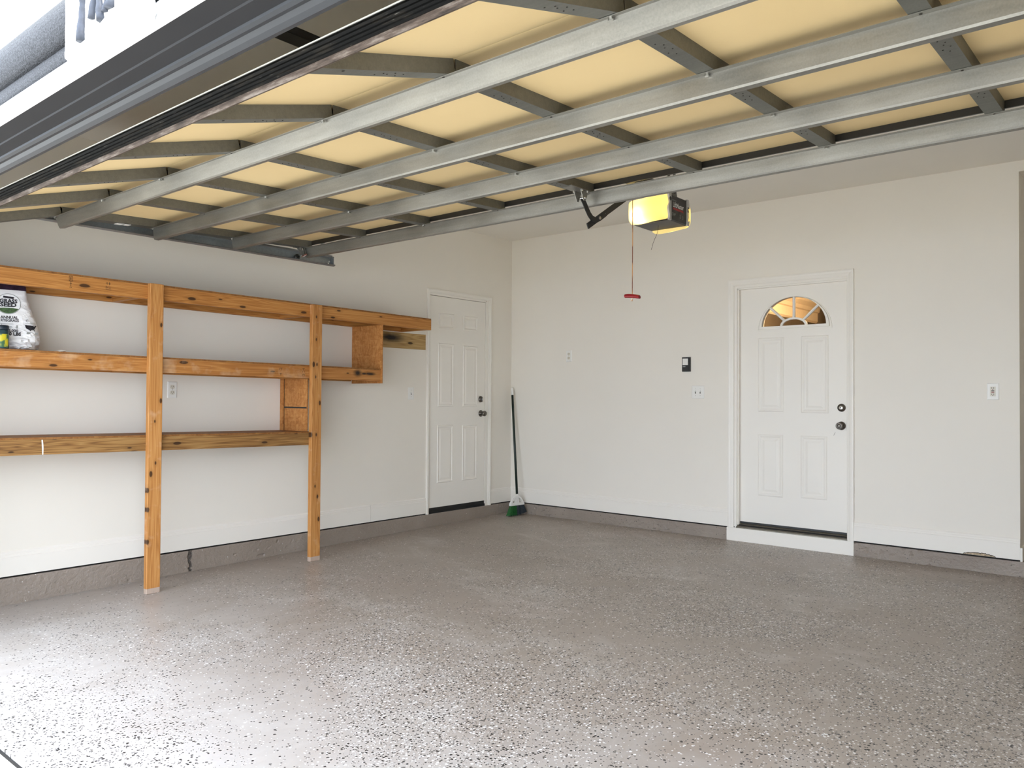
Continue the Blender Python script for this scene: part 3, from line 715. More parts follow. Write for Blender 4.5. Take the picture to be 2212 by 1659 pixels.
for si in range(4):
    f = frames[si]; L = lens_[si]; ang = T1 if si == 0 else T2
    s_end = L+0.0066 if si == 0 else L+0.0005; s_b = -0.0045 if si == 1 else 0.0
    sk = prism('door_section', [(s_b, -ST_D), (s_end, -ST_D), (s_end, -ST_D-0.006), (s_b, -ST_D-0.006)], XL, XR, f, 'skin', gd)
    tag(sk, ('bottom tan section tilted down' if si == 0 else 'tan door section'))
    # outer face of the section, folded edges
    prism('outer_skin', [(0.0, -ST_D-0.0061), (s_end, -ST_D-0.0061), (s_end, -ST_D-0.009), (0, -ST_D-0.009)], XL, XR, f, 'outer_skin', sk)
    for i in range(NST):
        x = SPX0+SPD*i; w = ST_W if 0 < i < NST-1 else 0.070
        x0 = x-w/2; x1 = x+w/2
        if i == 0: x0, x1 = XL, XL+w
        if i == NST-1: x0, x1 = XR-w, XR
        # channel: two sides and a face
        prof = strip_profile([(x0, -ST_D), (x0, -0.001), (x1, -0.001), (x1, -ST_D)], 0.0016)
        s0 = 0.016 if si == 0 else 0.0; s1 = L-0.0005
        bmx = bmesh.new(); add_prism(bmx, prof, s0, s1, lambda a, p, q, f=f: f(p, a, q)); me = bm_mesh(bmx)
        stl = link('stile', me, 'galv_stile', sk, f((x0+x1)/2, s0, 0))
        if 0 < i < NST-1 and i >= 2:
            for sdot, dx in ((s0+0.09, 0.012), (s0+0.22, -0.010), (s0+0.24, 0.006), (s0+0.26, -0.002), (s0+0.28, 0.012), (s0+0.30, -0.012), (s0+0.32, 0.003)):
                shared('punched_hole', HOLE if sdot < s0+0.1 else DOT, f(x+dx, sdot, 0.0003), (ang, 0, 0), sk)
    # strut near the far joint of this section
    bs = {0: L-0.024, 1: L-0.012, 2: L-0.016, 3: 0.552}[si]
    bs = [ (-4.736-P1[0])/math.cos(T1), (-4.194-J1[0])/math.cos(T2), (-3.673-P3[0])/math.cos(T2), (-3.107-P4[0])/math.cos(T2) ][si] + 0.013
    prof = strip_profile([(bs+p, q) for p, q in strut_prof], 0.0018)
    prism('strut', prof, XL+0.012, XR-0.012, f, 'galv', sk)
    for i in range(NST):
        x = SPX0+SPD*i
        if i % 2 == 0 or (si == 0 and i == 1): shared('screw', SCREW, f(x, bs-0.014, 0.006), (ang, 0, 0), sk)
        else: shared('screw_hole', HOLE, f(x, bs-0.014, 0.0030), (ang, 0, 0), sk)
    if si == 3:
        prism('top_rail', [(L-0.006, -ST_D-0.004), (L+0.004, -ST_D-0.004), (L+0.004, -0.018), (L-0.006, -0.018)], XL, XR, f, 'satin_black', sk)
    if si == 1:   # maker's plate on the end stile
        prism('maker_plate', [(0.30, 0.001), (0.38, 0.001), (0.38, 0.003), (0.30, 0.003)], XL+0.012, XL+0.055, f, 'plate', sk)
        prism('plate_band', [(0.335, 0.003), (0.350, 0.003), (0.350, 0.0034), (0.335, 0.0034)], XL+0.018, XL+0.050, f, 'grey_ink', sk)
# bottom edge: retainer, ribbed rubber seal, pale outer lip
f = frames[0]
prism('seal_retainer', [(0.010, 0.004), (-0.002, 0.005), (-0.006, -0.002), (-0.006, -0.012), (0.010, -0.012)], XL, XR, f, 'retainer', gd)
rub = [(0.006, -0.011), (-0.010, -0.010), (-0.017, -0.014), (-0.015, -0.018), (-0.020, -0.022), (-0.017, -0.027), (-0.022, -0.032), (-0.018, -0.037), (-0.022, -0.043), (-0.017, -0.049), (-0.008, -0.053), (0.006, -0.053)]
prism('bottom_seal', rub, XL, XR, f, 'rubber', gd)
prism('outer_lip', [(0.006, -0.053), (-0.012, -0.053), (-0.012, -0.0565), (0.006, -0.0565)], XL, XR, f, 'outer_skin', gd)
# top roller bracket at the left edge
ft = frames[3]
bs4 = (-3.107-P4[0])/math.cos(T2)
rb = prism('roller_bracket', strip_profile([(bs4-0.085, 0.002), (bs4-0.050, 0.004), (bs4-0.008, 0.060), (bs4+0.004, 0.060)], 0.003), XL+0.004, XL+0.030, ft, 'galv_stile', gd)
tube('roller_stem', [ft(XL-0.055, bs4-0.012, 0.058), ft(XL+0.050, bs4-0.012, 0.058)], 0.0055, 'screw', rb, 10)
lathe('roller_wheel', [(0.004, 0), (0.022, 0.001), (0.022, 0.011), (0.004, 0.012)], ft(XL-0.058, bs4-0.012, 0.058), (1, 0, 0), 'satin_black', rb, 16)
for k in (0.0, 0.024):
    prism('roller_bracket', strip_profile([(bs4-0.046+k, 0.002), (bs4-0.034+k*0.8, 0.030), (bs4-0.026+k*0.6, 0.054)], 0.003), XL+0.034, XL+0.050, ft, 'galv_stile', gd)
tube('roller_stem', [ft(XL+0.028, bs4-0.020, 0.056), ft(XL+0.075, bs4-0.020, 0.054)], 0.006, plain('rusty_pin', (0.16, 0.07, 0.05), 0.6), gd, 10)

# horizontal track at the left
TX = 0.615
tr = empty('door_track', (TX, -4.0, 2.20), 'left galvanised track the overhead door runs in', 'door track')
tp_ = strip_profile([(TX+0.026, 2.188), (TX+0.030, 2.182), (TX+0.010, 2.176), (TX-0.012, 2.180), (TX-0.018, 2.190), (TX-0.018, 2.238), (TX-0.012, 2.246), (TX+0.008, 2.248), (TX+0.016, 2.240)], 0.002)
prism('rail', tp_, -5.05, -2.80, lambda a, p, q: Vector((p, a, q)), 'track', tr)
prism('angle_brace', strip_profile([(TX-0.021, 2.226), (TX-0.021, 2.262), (TX-0.046, 2.262)], 0.0025), -5.05, -2.79, lambda a, p, q: Vector((p, a, q)), 'track', tr)
hg = prism('hanger', strip_profile([(-2.872, TX-0.024), (-2.872, TX-0.050), (-2.840, TX-0.050)], 0.003), 2.235, H-0.001, lambda a, p, q: Vector((q, p, a)), 'track', tr)
for z in (2.32, 2.38, 2.44, 2.50): shared('punched_hole', HOLE, (TX-0.0225, -2.872, z), (0, math.pi/2, 0), hg)
box('end_stop', TX-0.018, TX+0.012, -2.806, -2.800, 2.184, 2.240, 'track', tr)
for y_, z_ in ((-2.825, 2.212), (-2.835, 2.198)): shared('bolt', SCREW, (TX-0.014, y_, z_), (0, math.pi/2, 0), tr)

# ------------------------------------------------------------------ opener: rail, trolley, arm, motor unit
OX = 3.118
op = empty('door_opener', (OX, -2.35, 2.22), 'black garage door opener with glowing yellow lamp lenses', 'door opener')
ox0, ox1, oy0, oy1, oz0, oz1 = 2.985, 3.222, -2.448, -2.240, 2.226, 2.372
box('chassis', ox0, ox1, oy0, oy1, oz0, oz1, 'satin_black', op, 0.004)
box('bottom_cover', ox0+0.004, ox1-0.004, oy0+0.004, oy1-0.004, oz0-0.003, oz0, plain('dark_brown_plastic', (0.05, 0.043, 0.04), 0.5, var=0.05), op)
sidem = plain('grey_lens_collar', (0.40, 0.385, 0.36), 0.45, var=0.05)
def lensmat():
    t = NT('lit_lens'); t.t.nodes.remove(t.b); out = t.t.nodes['Material Output']
    tl = t.n('BsdfTranslucent'); t.val(tl.inputs[0], t.mix(t.noise(t.obj(), 6), (0.95, 0.80, 0.36), (0.98, 0.84, 0.42)))
    em = t.n('Emission'); em.inputs[0].default_value = (1.0, 0.74, 0.24, 1); em.inputs[1].default_value = 0.30
    ad = t.n('AddShader'); t.l(tl.outputs[0], ad.inputs[0]); t.l(em.outputs[0], ad.inputs[1]); t.l(ad.outputs[0], out.inputs[0]); return t.m
LM = lensmat()
def lens(sign, ybase):
    # bulged shell in front of the chassis end
    N, K = 16, 10; bm = bmesh.new(); grid = []
    for i in range(N+1):
        row = []
        for k in range(K+1):
            u = -1+2*i/N; v = -1+2*k/K
            d = (0.062 if sign < 0 else 0.085)*(1-abs(u)**3.2)**0.6*(1-abs(v)**4)**0.5
            x = (ox0+ox1)/2+(-0.012 if sign < 0 else 0.004)+u*(0.135 if sign < 0 else 0.130); z = (oz0+oz1)/2+(0.002 if sign < 0 else -0.012)+v*(0.074 if sign < 0 else 0.084)*(1-abs(u)**6)**(0.12 if sign < 0 else 0.3)+0.004*math.sin(3*u)
            row.append(bm.verts.new((x, ybase+sign*d, z)))
        grid.append(row)
    for i in range(N):
        for k in range(K): bm.faces.new((grid[i][k], grid[i+1][k], grid[i+1][k+1], grid[i][k+1]))
    o = link('lamp_lens', bm_mesh(bm), LM, op, ((ox0+ox1)/2, ybase, oz0), True)
    lo = bpy.data.objects.new('bulb_light', bpy.data.lights.new('bulb_light', 'POINT')); C.objects.link(lo)
    lo.location = (OX-0.075, ybase+sign*0.026, oz0+0.045); lo.data.energy = 0.34; lo.data.color = (1.0, 0.80, 0.42); lo.data.shadow_soft_size = 0.012
    return o
lens(-1, oy0-0.001); lens(1, oy1+0.001)
# collar between lens and chassis on the visible side
def collar(y0, y1):
    pr = []
    for i in range(13):
        z = oz0-0.002+(oz1-oz0+0.006)*i/12; pr.append((z, ox1+0.001+0.002*math.sin(i)))
    bm = bmesh.new(); A = []; B = []
    for i in range(13):
        z = oz0-0.002+(oz1-oz0+0.006)*i/12; wv = 0.006*math.sin(i*0.9)
        A.append([bm.verts.new((ox1-0.006, y0+wv, z)), bm.verts.new((ox1+0.006, y0+wv, z)), bm.verts.new((ox1+0.006, y1, z)), bm.verts.new((ox1-0.006, y1, z))])
    for a, b in zip(A, A[1:]):
        for k in range(4): bm.faces.new((a[k], a[(k+1) % 4], b[(k+1) % 4], b[k]))
    bm.faces.new(A[0]); bm.faces.new(A[-1])
    return link('lens_collar', bm_mesh(bm), sidem, op, (ox1, y0, oz0))
cl = collar(oy0-0.014, oy0+0.012); c2 = collar(oy1+0.016, oy1-0.010)
lathe('collar_vent', [(0.012, 0), (0.012, 0.0012), (0.002, 0.0012)], (ox1+0.0062, oy0-0.002, oz1-0.028), (1, 0, 0), 'black', cl, 12)
box('collar_vent', ox1+0.006, ox1+0.0072, oy1-0.004, oy1+0.008, oz1-0.07, oz1-0.04, 'black', c2)
# print on the black side panel (faces +x; reading direction runs to +y)
PX = lambda u0, v0: (lambda u, v: Vector((ox1+0.0012, u0+u, v0+v)))
put_text('lettering', 'LiftMaster', PX(-2.348, 2.318), 'white_ink', op, 0.040, 0.78, 0.0006)
put_text('lettering', 'CHAMBERLAIN', PX(-2.398, 2.343), 'grey_ink', op, 0.010, 0.8)
put_text('lettering', 'PROFESSIONAL', PX(-2.348, 2.295), 'red_ink', op, 0.016, 1.15, 0.0004)
put_text('lettering', '1/2HP', PX(-2.408, 2.262), 'grey_ink', op, 0.026, 0.85)
put_text('lettering', '2', PX(-2.325, 2.262), 'grey_ink', op, 0.030, 0.8); put_text('lettering', '3', PX(-2.294, 2.258), 'grey_ink', op, 0.030, 0.8)
# perforated strap to the ceiling
br = prism('mounting_bracket', [(-2.405, oz1-0.004), (-2.285, oz1-0.004), (-2.300, oz1+0.045), (-2.312, oz1+0.056), (-2.38, oz1+0.056), (-2.395, oz1+0.045)], ox1-0.040, ox1-0.037, lambda a, p, q: Vector((a, p, q)), 'galv_stile', op)
for yy in (-2.32, -2.34, -2.36): shared('punched_hole', HOLE, (ox1-0.0365, yy, oz1+0.034), (0, math.pi/2, 0), br)
for yy in (-2.38, -2.315): box('ceiling_strap', ox1-0.045, ox1-0.041, yy-0.012, yy+0.012, oz1+0.02, H-0.001, 'galv_stile', op)
# loose antenna wire
tube('antenna_wire', [(3.10, -2.36, oz0-0.002), (3.10, -2.362, oz0-0.03), (3.092, -2.366, oz0-0.06), (3.082, -2.372, oz0-0.085), (3.075, -2.378, oz0-0.11), (3.066, -2.38, oz0-0.145)], 0.0011, 'slot', op, 6)
rail = box('opener_rail', OX-0.037, OX+0.037, -5.38, oy0+0.03, 2.425, 2.455, 'black', op, 0.002)
rail.parent = op
box('rail_mount', OX-0.05, OX+0.05, oy0+0.0, oy1-0.05, oz1, 2.424, 'black', op)
# trolley and arms
trol = empty('trolley', (OX, -2.62, 2.42), parent=op)
box('trolley_body', OX-0.030, OX+0.030, -2.72, -2.52, 2.395, 2.424, 'satin_black', trol, 0.003)
def flat_arm(name, pts, w, x0, x1, parent):
    """flat bar following pts in the y-z plane"""
    n = len(pts); L_, R_ = [], []
    for i in range(n):
        d = (Vector(pts[min(i+1, n-1)])-Vector(pts[max(i-1, 0)])).normalized(); nn = Vector((-d.y, d.x))*w/2
        L_.append(tuple(Vector(pts[i])+nn)); R_.append(tuple(Vector(pts[i])-nn))
    return prism(name, L_+R_[::-1], x0, x1, lambda a, p, q: Vector((a, p, q)), 'black', parent)
a0 = Vector((-3.112, 2.088)); a1 = Vector((-2.560, 2.415))
sa = flat_arm('straight_arm', [tuple(a0), tuple(a0.lerp(a1, 0.5)), tuple(a1)], 0.030, OX-0.002, OX+0.003, trol)
ca = flat_arm('curved_arm', [(-3.168, 2.222), (-3.152, 2.205), (-3.128, 2.176), (-3.104, 2.150), (-3.078, 2.133), (-3.045, 2.130), (-3.005, 2.150), (-2.95, 2.184)], 0.030, OX+0.003, OX+0.008, trol)
for t_ in (0.18, 0.28):
    p = a0.lerp(a1, t_); lathe('arm_bolt', [(0.009, 0), (0.009, 0.004), (0.002, 0.005)], (OX+0.008 if t_ < 0.2 else OX+0.003, p.x, p.y), (1, 0, 0), 'nickel', trol, 10)
ab = empty('arm_bracket', (OX, -3.16, 2.25), parent=op)
for dx in (-0.022, 0.020):
    prism('bracket_plate', [(-3.205, 2.256), (-3.140, 2.258), (-3.150, 2.225), (-3.162, 2.205), (-3.178, 2.205), (-3.186, 2.22)], OX+dx, OX+dx+0.003, lambda a, p, q: Vector((a, p, q)), 'galv', ab)
box('bracket_foot', OX-0.034, OX+0.034, -3.30, -3.14, 2.2545, 2.2575, 'galv', ab)
tube('clevis_pin', [(OX-0.028, -3.168, 2.219), (OX+0.028, -3.168, 2.219)], 0.006, 'screw', ab, 10)
for dx, yy in ((-0.024, -3.195), (0.024, -3.195), (-0.026, -3.15), (0.026, -3.15)):
    shared('bracket_bolt', SCREW, (OX+dx, yy, 2.250), (0, 0, 0), ab)
# emergency release rope with its red handle
t = NT('release_rope'); s_ = t.n('SeparateXYZ'); t.l(t.geo(), s_.inputs[0])
w_ = t.noise(t.mapping(t.geo(), (0.1, 0.1, 14)), 1.0, 2)
ropem = t.set(t.mix(t.mr(w_, 0.42, 0.58), (0.16, 0.05, 0.02), (0.55, 0.27, 0.10)), 0.8, 0, 0.2)
rp = empty('release_cord', (OX, -2.675, 1.77), 'brown release cord with a red pull handle hanging from the opener', 'pull cord')
tube('cord', [(OX, -2.675, 2.3945), (OX+0.001, -2.675, 2.1), (OX, -2.675, 1.79), (OX-0.001, -2.675, 1.748)], 0.0022, ropem, rp, 8)
bm = bmesh.new(); K = 12; rows = []
for i in range(K+1):
    u = -1+2*i/K; x = OX+0.046*u; zc = 1.776-0.006*u-0.003*u*u; h = 0.0105*(1-0.12*abs(u)**4)
    rows.append([bm.verts.new((x, -2.675+0.012*math.cos(a), zc+h*math.sin(a)*(1.15 if math.sin(a) > 0 else 1))) for a in [2*math.pi*k/10 for k in range(10)]])
for a, b in zip(rows, rows[1:]):
    for k in range(10): bm.faces.new((a[k], a[(k+1) % 10], b[(k+1) % 10], b[k]))
bm.faces.new(rows[0]); bm.faces.new(rows[-1])
link('pull_handle', bm_mesh(bm), 'red', rp, (OX, -2.675, 1.776))
tube('knot', [(OX+0.002, -2.675, 1.766), (OX-0.004, -2.675, 1.757), (OX-0.010, -2.675, 1.751)], 0.0042, plain('frayed_cord', (0.55, 0.45, 0.35), 0.9), rp, 8)

# ================================================================== SHELVES ON THE LEFT WALL
sh = empty('storage_shelf', (0.2, -3.4, FS*-3.4), 'three-tier pine and OSB shelf unit on two posts along the left wall', 'shelf')
YL = -5.34
slope = lambda z0, k: (lambda x, y: -k*(y+4.9))
def beam(name, x0, x1, y0, y1, ztop, k, mat, h=0.089, parent=sh):
    return box(name, x0, x1, y0, y1, ztop-h, ztop, mat, parent, 0.0, slope(0, k), ((x0+x1)/2, (y0+y1)/2, ztop-h/2+(-k*((y0+y1)/2+4.9))))
YP1, YP2 = -4.018, -2.790
XB0, XB1 = 0.341, 0.379
# tier tops (timber, without the OSB deck)
Z1, K1 = 1.926, 0.0108; Z2, K2 = 1.459, 0.0108; Z3, K3 = 0.957, 0.0120
tags = []
b1a = beam('front_beam', XB0, XB1, YL, YP1, Z1, K1, 'pine_y'); b1b = beam('front_beam', XB0, XB1, YP1+0.001, YP2, Z1, K1, 'pine_y'); b1c = beam('front_beam', XB0, XB1, YP2+0.001, -1.553, Z1, K1, 'pine_y')
b2a = beam('front_beam', XB0, XB1, YL, YP1, Z2, K2, 'pine_y_worn'); b2b = beam('front_beam', XB0, XB1, YP1+0.001, YP2, Z2, K2, 'pine_y_worn'); b2c = beam('front_beam', XB0, XB1, YP2+0.001, -2.128, Z2, K2, 'pine_spray')
b3a = beam('front_beam', XB0, XB1, YL, YP1, Z3, K3, 'treated_y'); b3b = beam('front_beam', XB0, XB1, YP1+0.001, -2.78, Z3, K3, 'treated_y')
for z, k, y1, m in ((Z1, K1, -1.603, 'pine_y'), (Z2, K2, -2.16, 'pine_y'), (Z3, K3, -2.82, 'treated_y')):
    beam('wall_beam', 0.002, 0.038, YL, y1, z, k, m)
# joists
for z, k, ys in ((Z1, K1, (-5.1, -4.14, -2.87, -1.60)), (Z2, K2, (-5.1, -4.14, -2.87)), (Z3, K3, (-5.1, -4.14, -2.87))):
    for y in ys:
        xa = 0.0385 if y < -1.9 else 0.002
        beam('joist', xa, XB0-0.0005, y, y+0.038, z, k, 'pine_x')
# OSB decks
for z, k, y1 in ((Z1, K1, -1.553), (Z2, K2, -2.128), (Z3, K3, -2.785)):
    beam('deck', 0.002, XB1-0.001, YL, y1, z+0.0115, k, 'osb_dark', 0.011)
# posts
for yc, zb, zt in ((-4.024, FS*-4.02, 1.927), (-2.788, FS*-2.79, 1.908)):
    p = box('post', XB1+0.0005, XB1+0.0385, yc-0.0445, yc+0.0445, zb, zt, 'pine_z', sh, 0.003)
# end panels
box('end_panel', 0.003, 0.392, -2.1275, -2.1165, Z2-0.108-K2*2.77, Z1-0.09-K1*2.77, 'osb', sh)
e2 = box('end_panel', 0.045, XB0-0.001, -2.822, -2.811, Z3+0.012-K3*2.08, Z2-0.089-K2*2.08, 'osb', sh)
box('end_strip', 0.006, 0.044, -2.835, -2.812, Z3+0.012-K3*2.08, Z2-0.089-K2*2.08, 'osb', sh)
box('black_seam', 0.042, 0.048, -2.8235, -2.8225, Z3+0.013-K3*2.08, Z2-0.09-K2*2.08, 'slot', e2)
box('black_seam', 0.040, XB0-0.002, -2.8236, -2.8226, 1.118, 1.130, 'slot', e2)
# treated block let into the wall beside the side door
box('ledger_block', 0.002, 0.012, -1.80, -1.268, 1.652, 1.795, 'treated_block', sh)
box('plaster_edge', 0.0015, 0.006, -1.79, -1.27, 1.795, 1.806, 'trim', sh)
# drips, stamps and bits of paint on the boards
polys('paint_drip', [[(-4.672, 0.951), (-4.665, 0.951), (-4.662, 0.93), (-4.660, 0.90), (-4.661, 0.866), (-4.667, 0.866), (-4.668, 0.90), (-4.670, 0.93)]], lambda u, v: Vector((XB1+0.0009, u, v)), 'trim', b3a)
SXB = XB1+0.0009
Q = lambda y, z: (lambda u, v: Vector((SXB, y+u, z+v)))
def rect(u0, u1, v0, v1): return [(u0, v0), (u1, v0), (u1, v1), (u0, v1)]
polys('mill_stamp', [rect(-.010, .010, .030, .033), rect(-.010, .010, .002, .005), rect(-.010, -.0075, .002, .033), rect(.0075, .010, .002, .033), rect(-.003, .003, .010, .026), rect(-.0015, .0015, -.028, .002), rect(-.006, .006, -.012, -.009), rect(-.007, -.002, -.036, -.032), rect(0, .006, -.036, -.032)], Q(-4.526, 1.886), 'stamp', b1a)
polys('mill_stamp', [rect(-.016, -.008, .012, .015), rect(-.010, -.007, .004, .018), rect(0, .012, .008, .011), rect(.004, .007, .002, .020), rect(-.016, -.013, -.022, -.004), rect(-.013, .014, -.010, -.0085), rect(-.010, -.004, -.018, -.015), rect(0, .013, -.018, -.0155), rect(-.016, .016, -.0275, -.026)], Q(-4.309, 1.888), 'stamp', b1a)
polys('mill_stamp', [rect(-.012, .012, .020, .023), rect(-.012, -.009, .008, .023), rect(.002, .005, .006, .020), rect(-.010, .010, -.020, -.017), rect(-.003, 0, -.030, -.012)], Q(-3.079, 1.394), 'stamp', b2b)
polys('mill_stamp', [rect(-.010, .010, .022, .025), rect(-.002, .001, .010, .022), rect(-.010, -.007, -.006, .006), rect(.006, .009, -.006, .006), rect(-.009, .009, -.020, -.017), rect(-.009, -.006, -.032, -.017), rect(.006, .009, -.032, -.017)], Q(-2.882, 1.396), 'stamp', b2b)

# ------------------------------------------------------------------ seed bag on the middle shelf
def zdeck(y): return Z2+0.0118-K2*(y+4.9)
BC = Vector((0.166, -4.798, zdeck(-4.80)))
nb = Vector((0.953, -0.302, 0)); ub = Vector((0.302, 0.953, 0))
prof = [(0.0, 0.120, 0.075, 0.0), (0.012, 0.146, 0.098, 0.0), (0.05, 0.160, 0.110, 0.002), (0.11, 0.163, 0.108, 0.003), (0.17, 0.150, 0.096, 0.002), (0.22, 0.128, 0.082, 0.004), (0.27, 0.105, 0.066, 0.010), (0.32, 0.092, 0.050, 0.013), (0.36, 0.086, 0.036, 0.012), (0.40, 0.084, 0.020, 0.010), (0.425, 0.083, 0.012, 0.010)]
def bag_at(h):
    for a, b in zip(prof, prof[1:]):
        if h <= b[0]:
            t_ = max(0, (h-a[0])/(b[0]-a[0])); t_ = t_*t_*(3-2*t_)*0.4+t_*0.6
            return [a[i]+(b[i]-a[i])*t_ for i in range(1, 4)]
    return prof[-1][1:]
def wrinkle(u, h, side):
    low = max(0.0, 1-h/0.125)
    p = Vector((u*16, h*20, side*3.0))
    r = 1-2*abs(noise.noise(p)); r2_ = 1-2*abs(noise.noise(p*2.3+Vector((5, 1, 2))))
    amp = 0.002+0.040*low+0.005*max(0, min(1, (u-0.05)/0.05))*(1 if h < 0.3 else 0)
    return amp*(r*0.7+r2_*0.4-0.35)
def bag_pt(th, h, off=0.0):
    hu, hn, cu = bag_at(h); c, s = math.cos(th), math.sin(th); e = 2/2.7
    u = hu*math.copysign(abs(c)**e, c); n_ = hn*math.copysign(abs(s)**e, s)
    w = wrinkle(u, h, 1 if n_ >= 0 else -1) if 0.004 < h else 0
    k = math.hypot(u/hu, n_/hn)
    du, dn = (c, s)
    return BC + ub*(u+cu+du*(w+off)) + nb*(n_+dn*(w+off)) + Vector((0, 0, h))
bag = empty('seed_bag', tuple(BC), 'white crumpled grass seed bag on the middle shelf', 'bag')
bm = bmesh.new(); NS, NH = 56, 60; rings = []
for j in range(NH+1):
    h = 0.425*j/NH; rings.append([bm.verts.new(bag_pt(2*math.pi*k/NS, h)) for k in range(NS)])
for a, b in zip(rings, rings[1:]):
    for k in range(NS): bm.faces.new((a[k], a[(k+1) % NS], b[(k+1) % NS], b[k]))
bm.faces.new(rings[0]); bm.faces.new(rings[-1])
t = NT('white_bag_plastic'); bagm = t.set(t.mix(t.noise(t.obj(), 8), (0.78, 0.78, 0.80), (0.86, 0.86, 0.86)), 0.35, 0, 0.5)
link('bag_body', bm_mesh(bm), bagm, bag, BC, False)
def on_bag(u, h, off=0.0022):
    hu, hn, cu = bag_at(h); uu = max(-0.995, min(0.995, (u-cu)/hu)); e = 2/2.7
    c = math.copysign(abs(uu)**(1/e), uu); s = math.sqrt(max(0, 1-c*c)); return bag_pt(math.atan2(s, c), h, off)
# the dark band at the top
bm = bmesh.new(); R0 = []
for h in (0.352, 0.372, 0.40, 0.424): R0.append([bm.verts.new(bag_pt(2*math.pi*k/40, h, 0.0016)) for k in range(40)])
for a, b in zip(R0, R0[1:]):
    for k in range(40): bm.faces.new((a[k], a[(k+1) % 40], b[(k+1) % 40], b[k]))
bm.faces.new(R0[-1])
link('top_band', bm_mesh(bm), plain('purple_black_band', (0.030, 0.016, 0.035), 0.4, var=0.6, scale=30), bag, BC+Vector((0, 0, 0.38)), True)
CU, CH = 0.012, 0.268       # badge centre on the bag
def badge(r0, r1, a0, a1, n=40):
    out = []
    for i in range(n):
        a = a0+(a1-a0)*i/n; b = a0+(a1-a0)*(i+1)/n
        out.append([(r0*math.cos(a), r0*math.sin(a)), (r1*math.cos(a), r1*math.sin(a)), (r1*math.cos(b), r1*math.sin(b)), (r0*math.cos(b), r0*math.sin(b))])
    return out
BG = lambda u, v: on_bag(CU+u, CH+v)
BG2 = lambda u, v: on_bag(CU+u, CH+v, 0.0030)
polys('badge_ring', badge(0.058, 0.0615, 0, 2*math.pi), BG, 'grey_ink', bag)
seg = []
for i in range(24):
    x0 = -0.052+0.104*i/24; x1 = x0+0.104/24
    yb = lambda x: -math.sqrt(max(0, 0.057**2-x*x)); yt = lambda x: -0.024-1.5*x*x
    seg.append([(x0, min(yb(x0), yt(x0))), (x1, min(yb(x1), yt(x1))), (x1, yt(x1)), (x0, yt(x0))])
polys('badge_field', seg, BG, 'green_ink', bag)
polys('badge_banner', [[(-0.026, 0.036), (0.024, 0.030), (0.028, 0.041), (-0.024, 0.048)]], BG, 'black_ink', bag)
def bag_text(s, u, h, size, sx=1.0, bold=0.0, mat='black_ink', shear=0.0):
    put_text('lettering', s, lambda a, b: on_bag(u+a, h+b, 0.0036), mat, bag, size, sx, bold)
bag_text('GRASS', CU, CH+0.016, 0.031, 0.95, 0.0011); bag_text('SEED', CU, CH-0.007, 0.032, 1.1, 0.0014)
bag_text('ANNUAL', CU+0.006, 0.187, 0.023, 0.9, 0.0005); bag_text('RYEGRASS', CU+0.008, 0.169, 0.022, 0.86, 0.0005)
polys('small_print', [rect(-0.030, 0.038, 0.150, 0.1515), rect(-0.020, 0.040, 0.147, 0.148)], lambda u, v: on_bag(u, v), 'grey_ink', bag)
polys('small_icon', [[(p[0]*0.22-0.028, p[1]*0.22+0.142) for p in q_] for q_ in badge(0.040, 0.052, 0, 2*math.pi, 16)]+[rect(-0.038, -0.016, 0.122, 0.127), rect(0.000, 0.030, 0.134, 0.137), rect(0.004, 0.034, 0.129, 0.131), rect(0.002, 0.028, 0.124, 0.127), rect(0.046, 0.060, 0.130, 0.1325), rect(0.052, 0.060, 0.124, 0.143)], lambda u, v: on_bag(u, v), 'grey_ink', bag)
bag_text('2,000', 0.038, 0.110, 0.021, 1.0, 0.0007); bag_text('10 LBS', 0.040, 0.091, 0.026, 0.95, 0.0012)
usa = [(-0.95, 0.35), (-0.9, 0.55), (-0.55, 0.5), (0.0, 0.48), (0.25, 0.42), (0.35, 0.5), (0.45, 0.3), (0.6, 0.32), (0.85, 0.55), (0.98, 0.48), (0.85, 0.2), (0.72, -0.05), (0.62, -0.25), (0.75, -0.62), (0.66, -0.66), (0.55, -0.38), (0.3, -0.36), (0.12, -0.42), (-0.05, -0.68), (-0.22, -0.42), (-0.5, -0.32), (-0.8, -0.15)]
polys('map_print', [[(0.118+0.026*x, 0.132+0.030*y) for x, y in usa]], lambda u, v: on_bag(u, v, 0.008), 'black_ink', bag)
for r_ in (rect(0.092, 0.140, 0.157, 0.159), rect(0.100, 0.150, 0.094, 0.106)): polys('side_print', [r_], lambda u, v: on_bag(u, v, 0.008), 'grey_ink', bag)
bag_text('C', 0.102, 0.172, 0.020, 1.0, 0, 'black_ink')

# ------------------------------------------------------------------ canister in front of the bag
cy_, cx_ = -4.876, 0.334; cz_ = zdeck(cy_)
can = empty('canister', (cx_, cy_, cz_), 'dark teal canister with a yellow label beside the seed bag', 'canister')
lathe('can_body', [(0.040, 0), (0.043, 0.003), (0.043, 0.100), (0.040, 0.104), (0.038, 0.106)], (cx_, cy_, cz_), (0, 0, 1), plain('teal_plastic', (0.020, 0.050, 0.060), 0.3, var=0.2), can, 28)
lathe('lid', [(0.042, 0.1062), (0.043, 0.108), (0.043, 0.128), (0.040, 0.132)], (cx_, cy_, cz_), (0, 0, 1), plain('dark_blue_lid', (0.012, 0.022, 0.035), 0.35, var=0.2), can, 28)
t = NT('yellow_label'); vv = t.voro(t.mapping(t.obj(), (40, 40, 26)), 1.0)
lab = t.set(t.ramp(vv.outputs['Distance'], [(0.2, (0.62, 0.50, 0.02)), (0.5, (0.50, 0.46, 0.03)), (0.62, (0.06, 0.14, 0.06)), (0.9, (0.03, 0.09, 0.05))]), 0.4)
bm = bmesh.new(); A = []
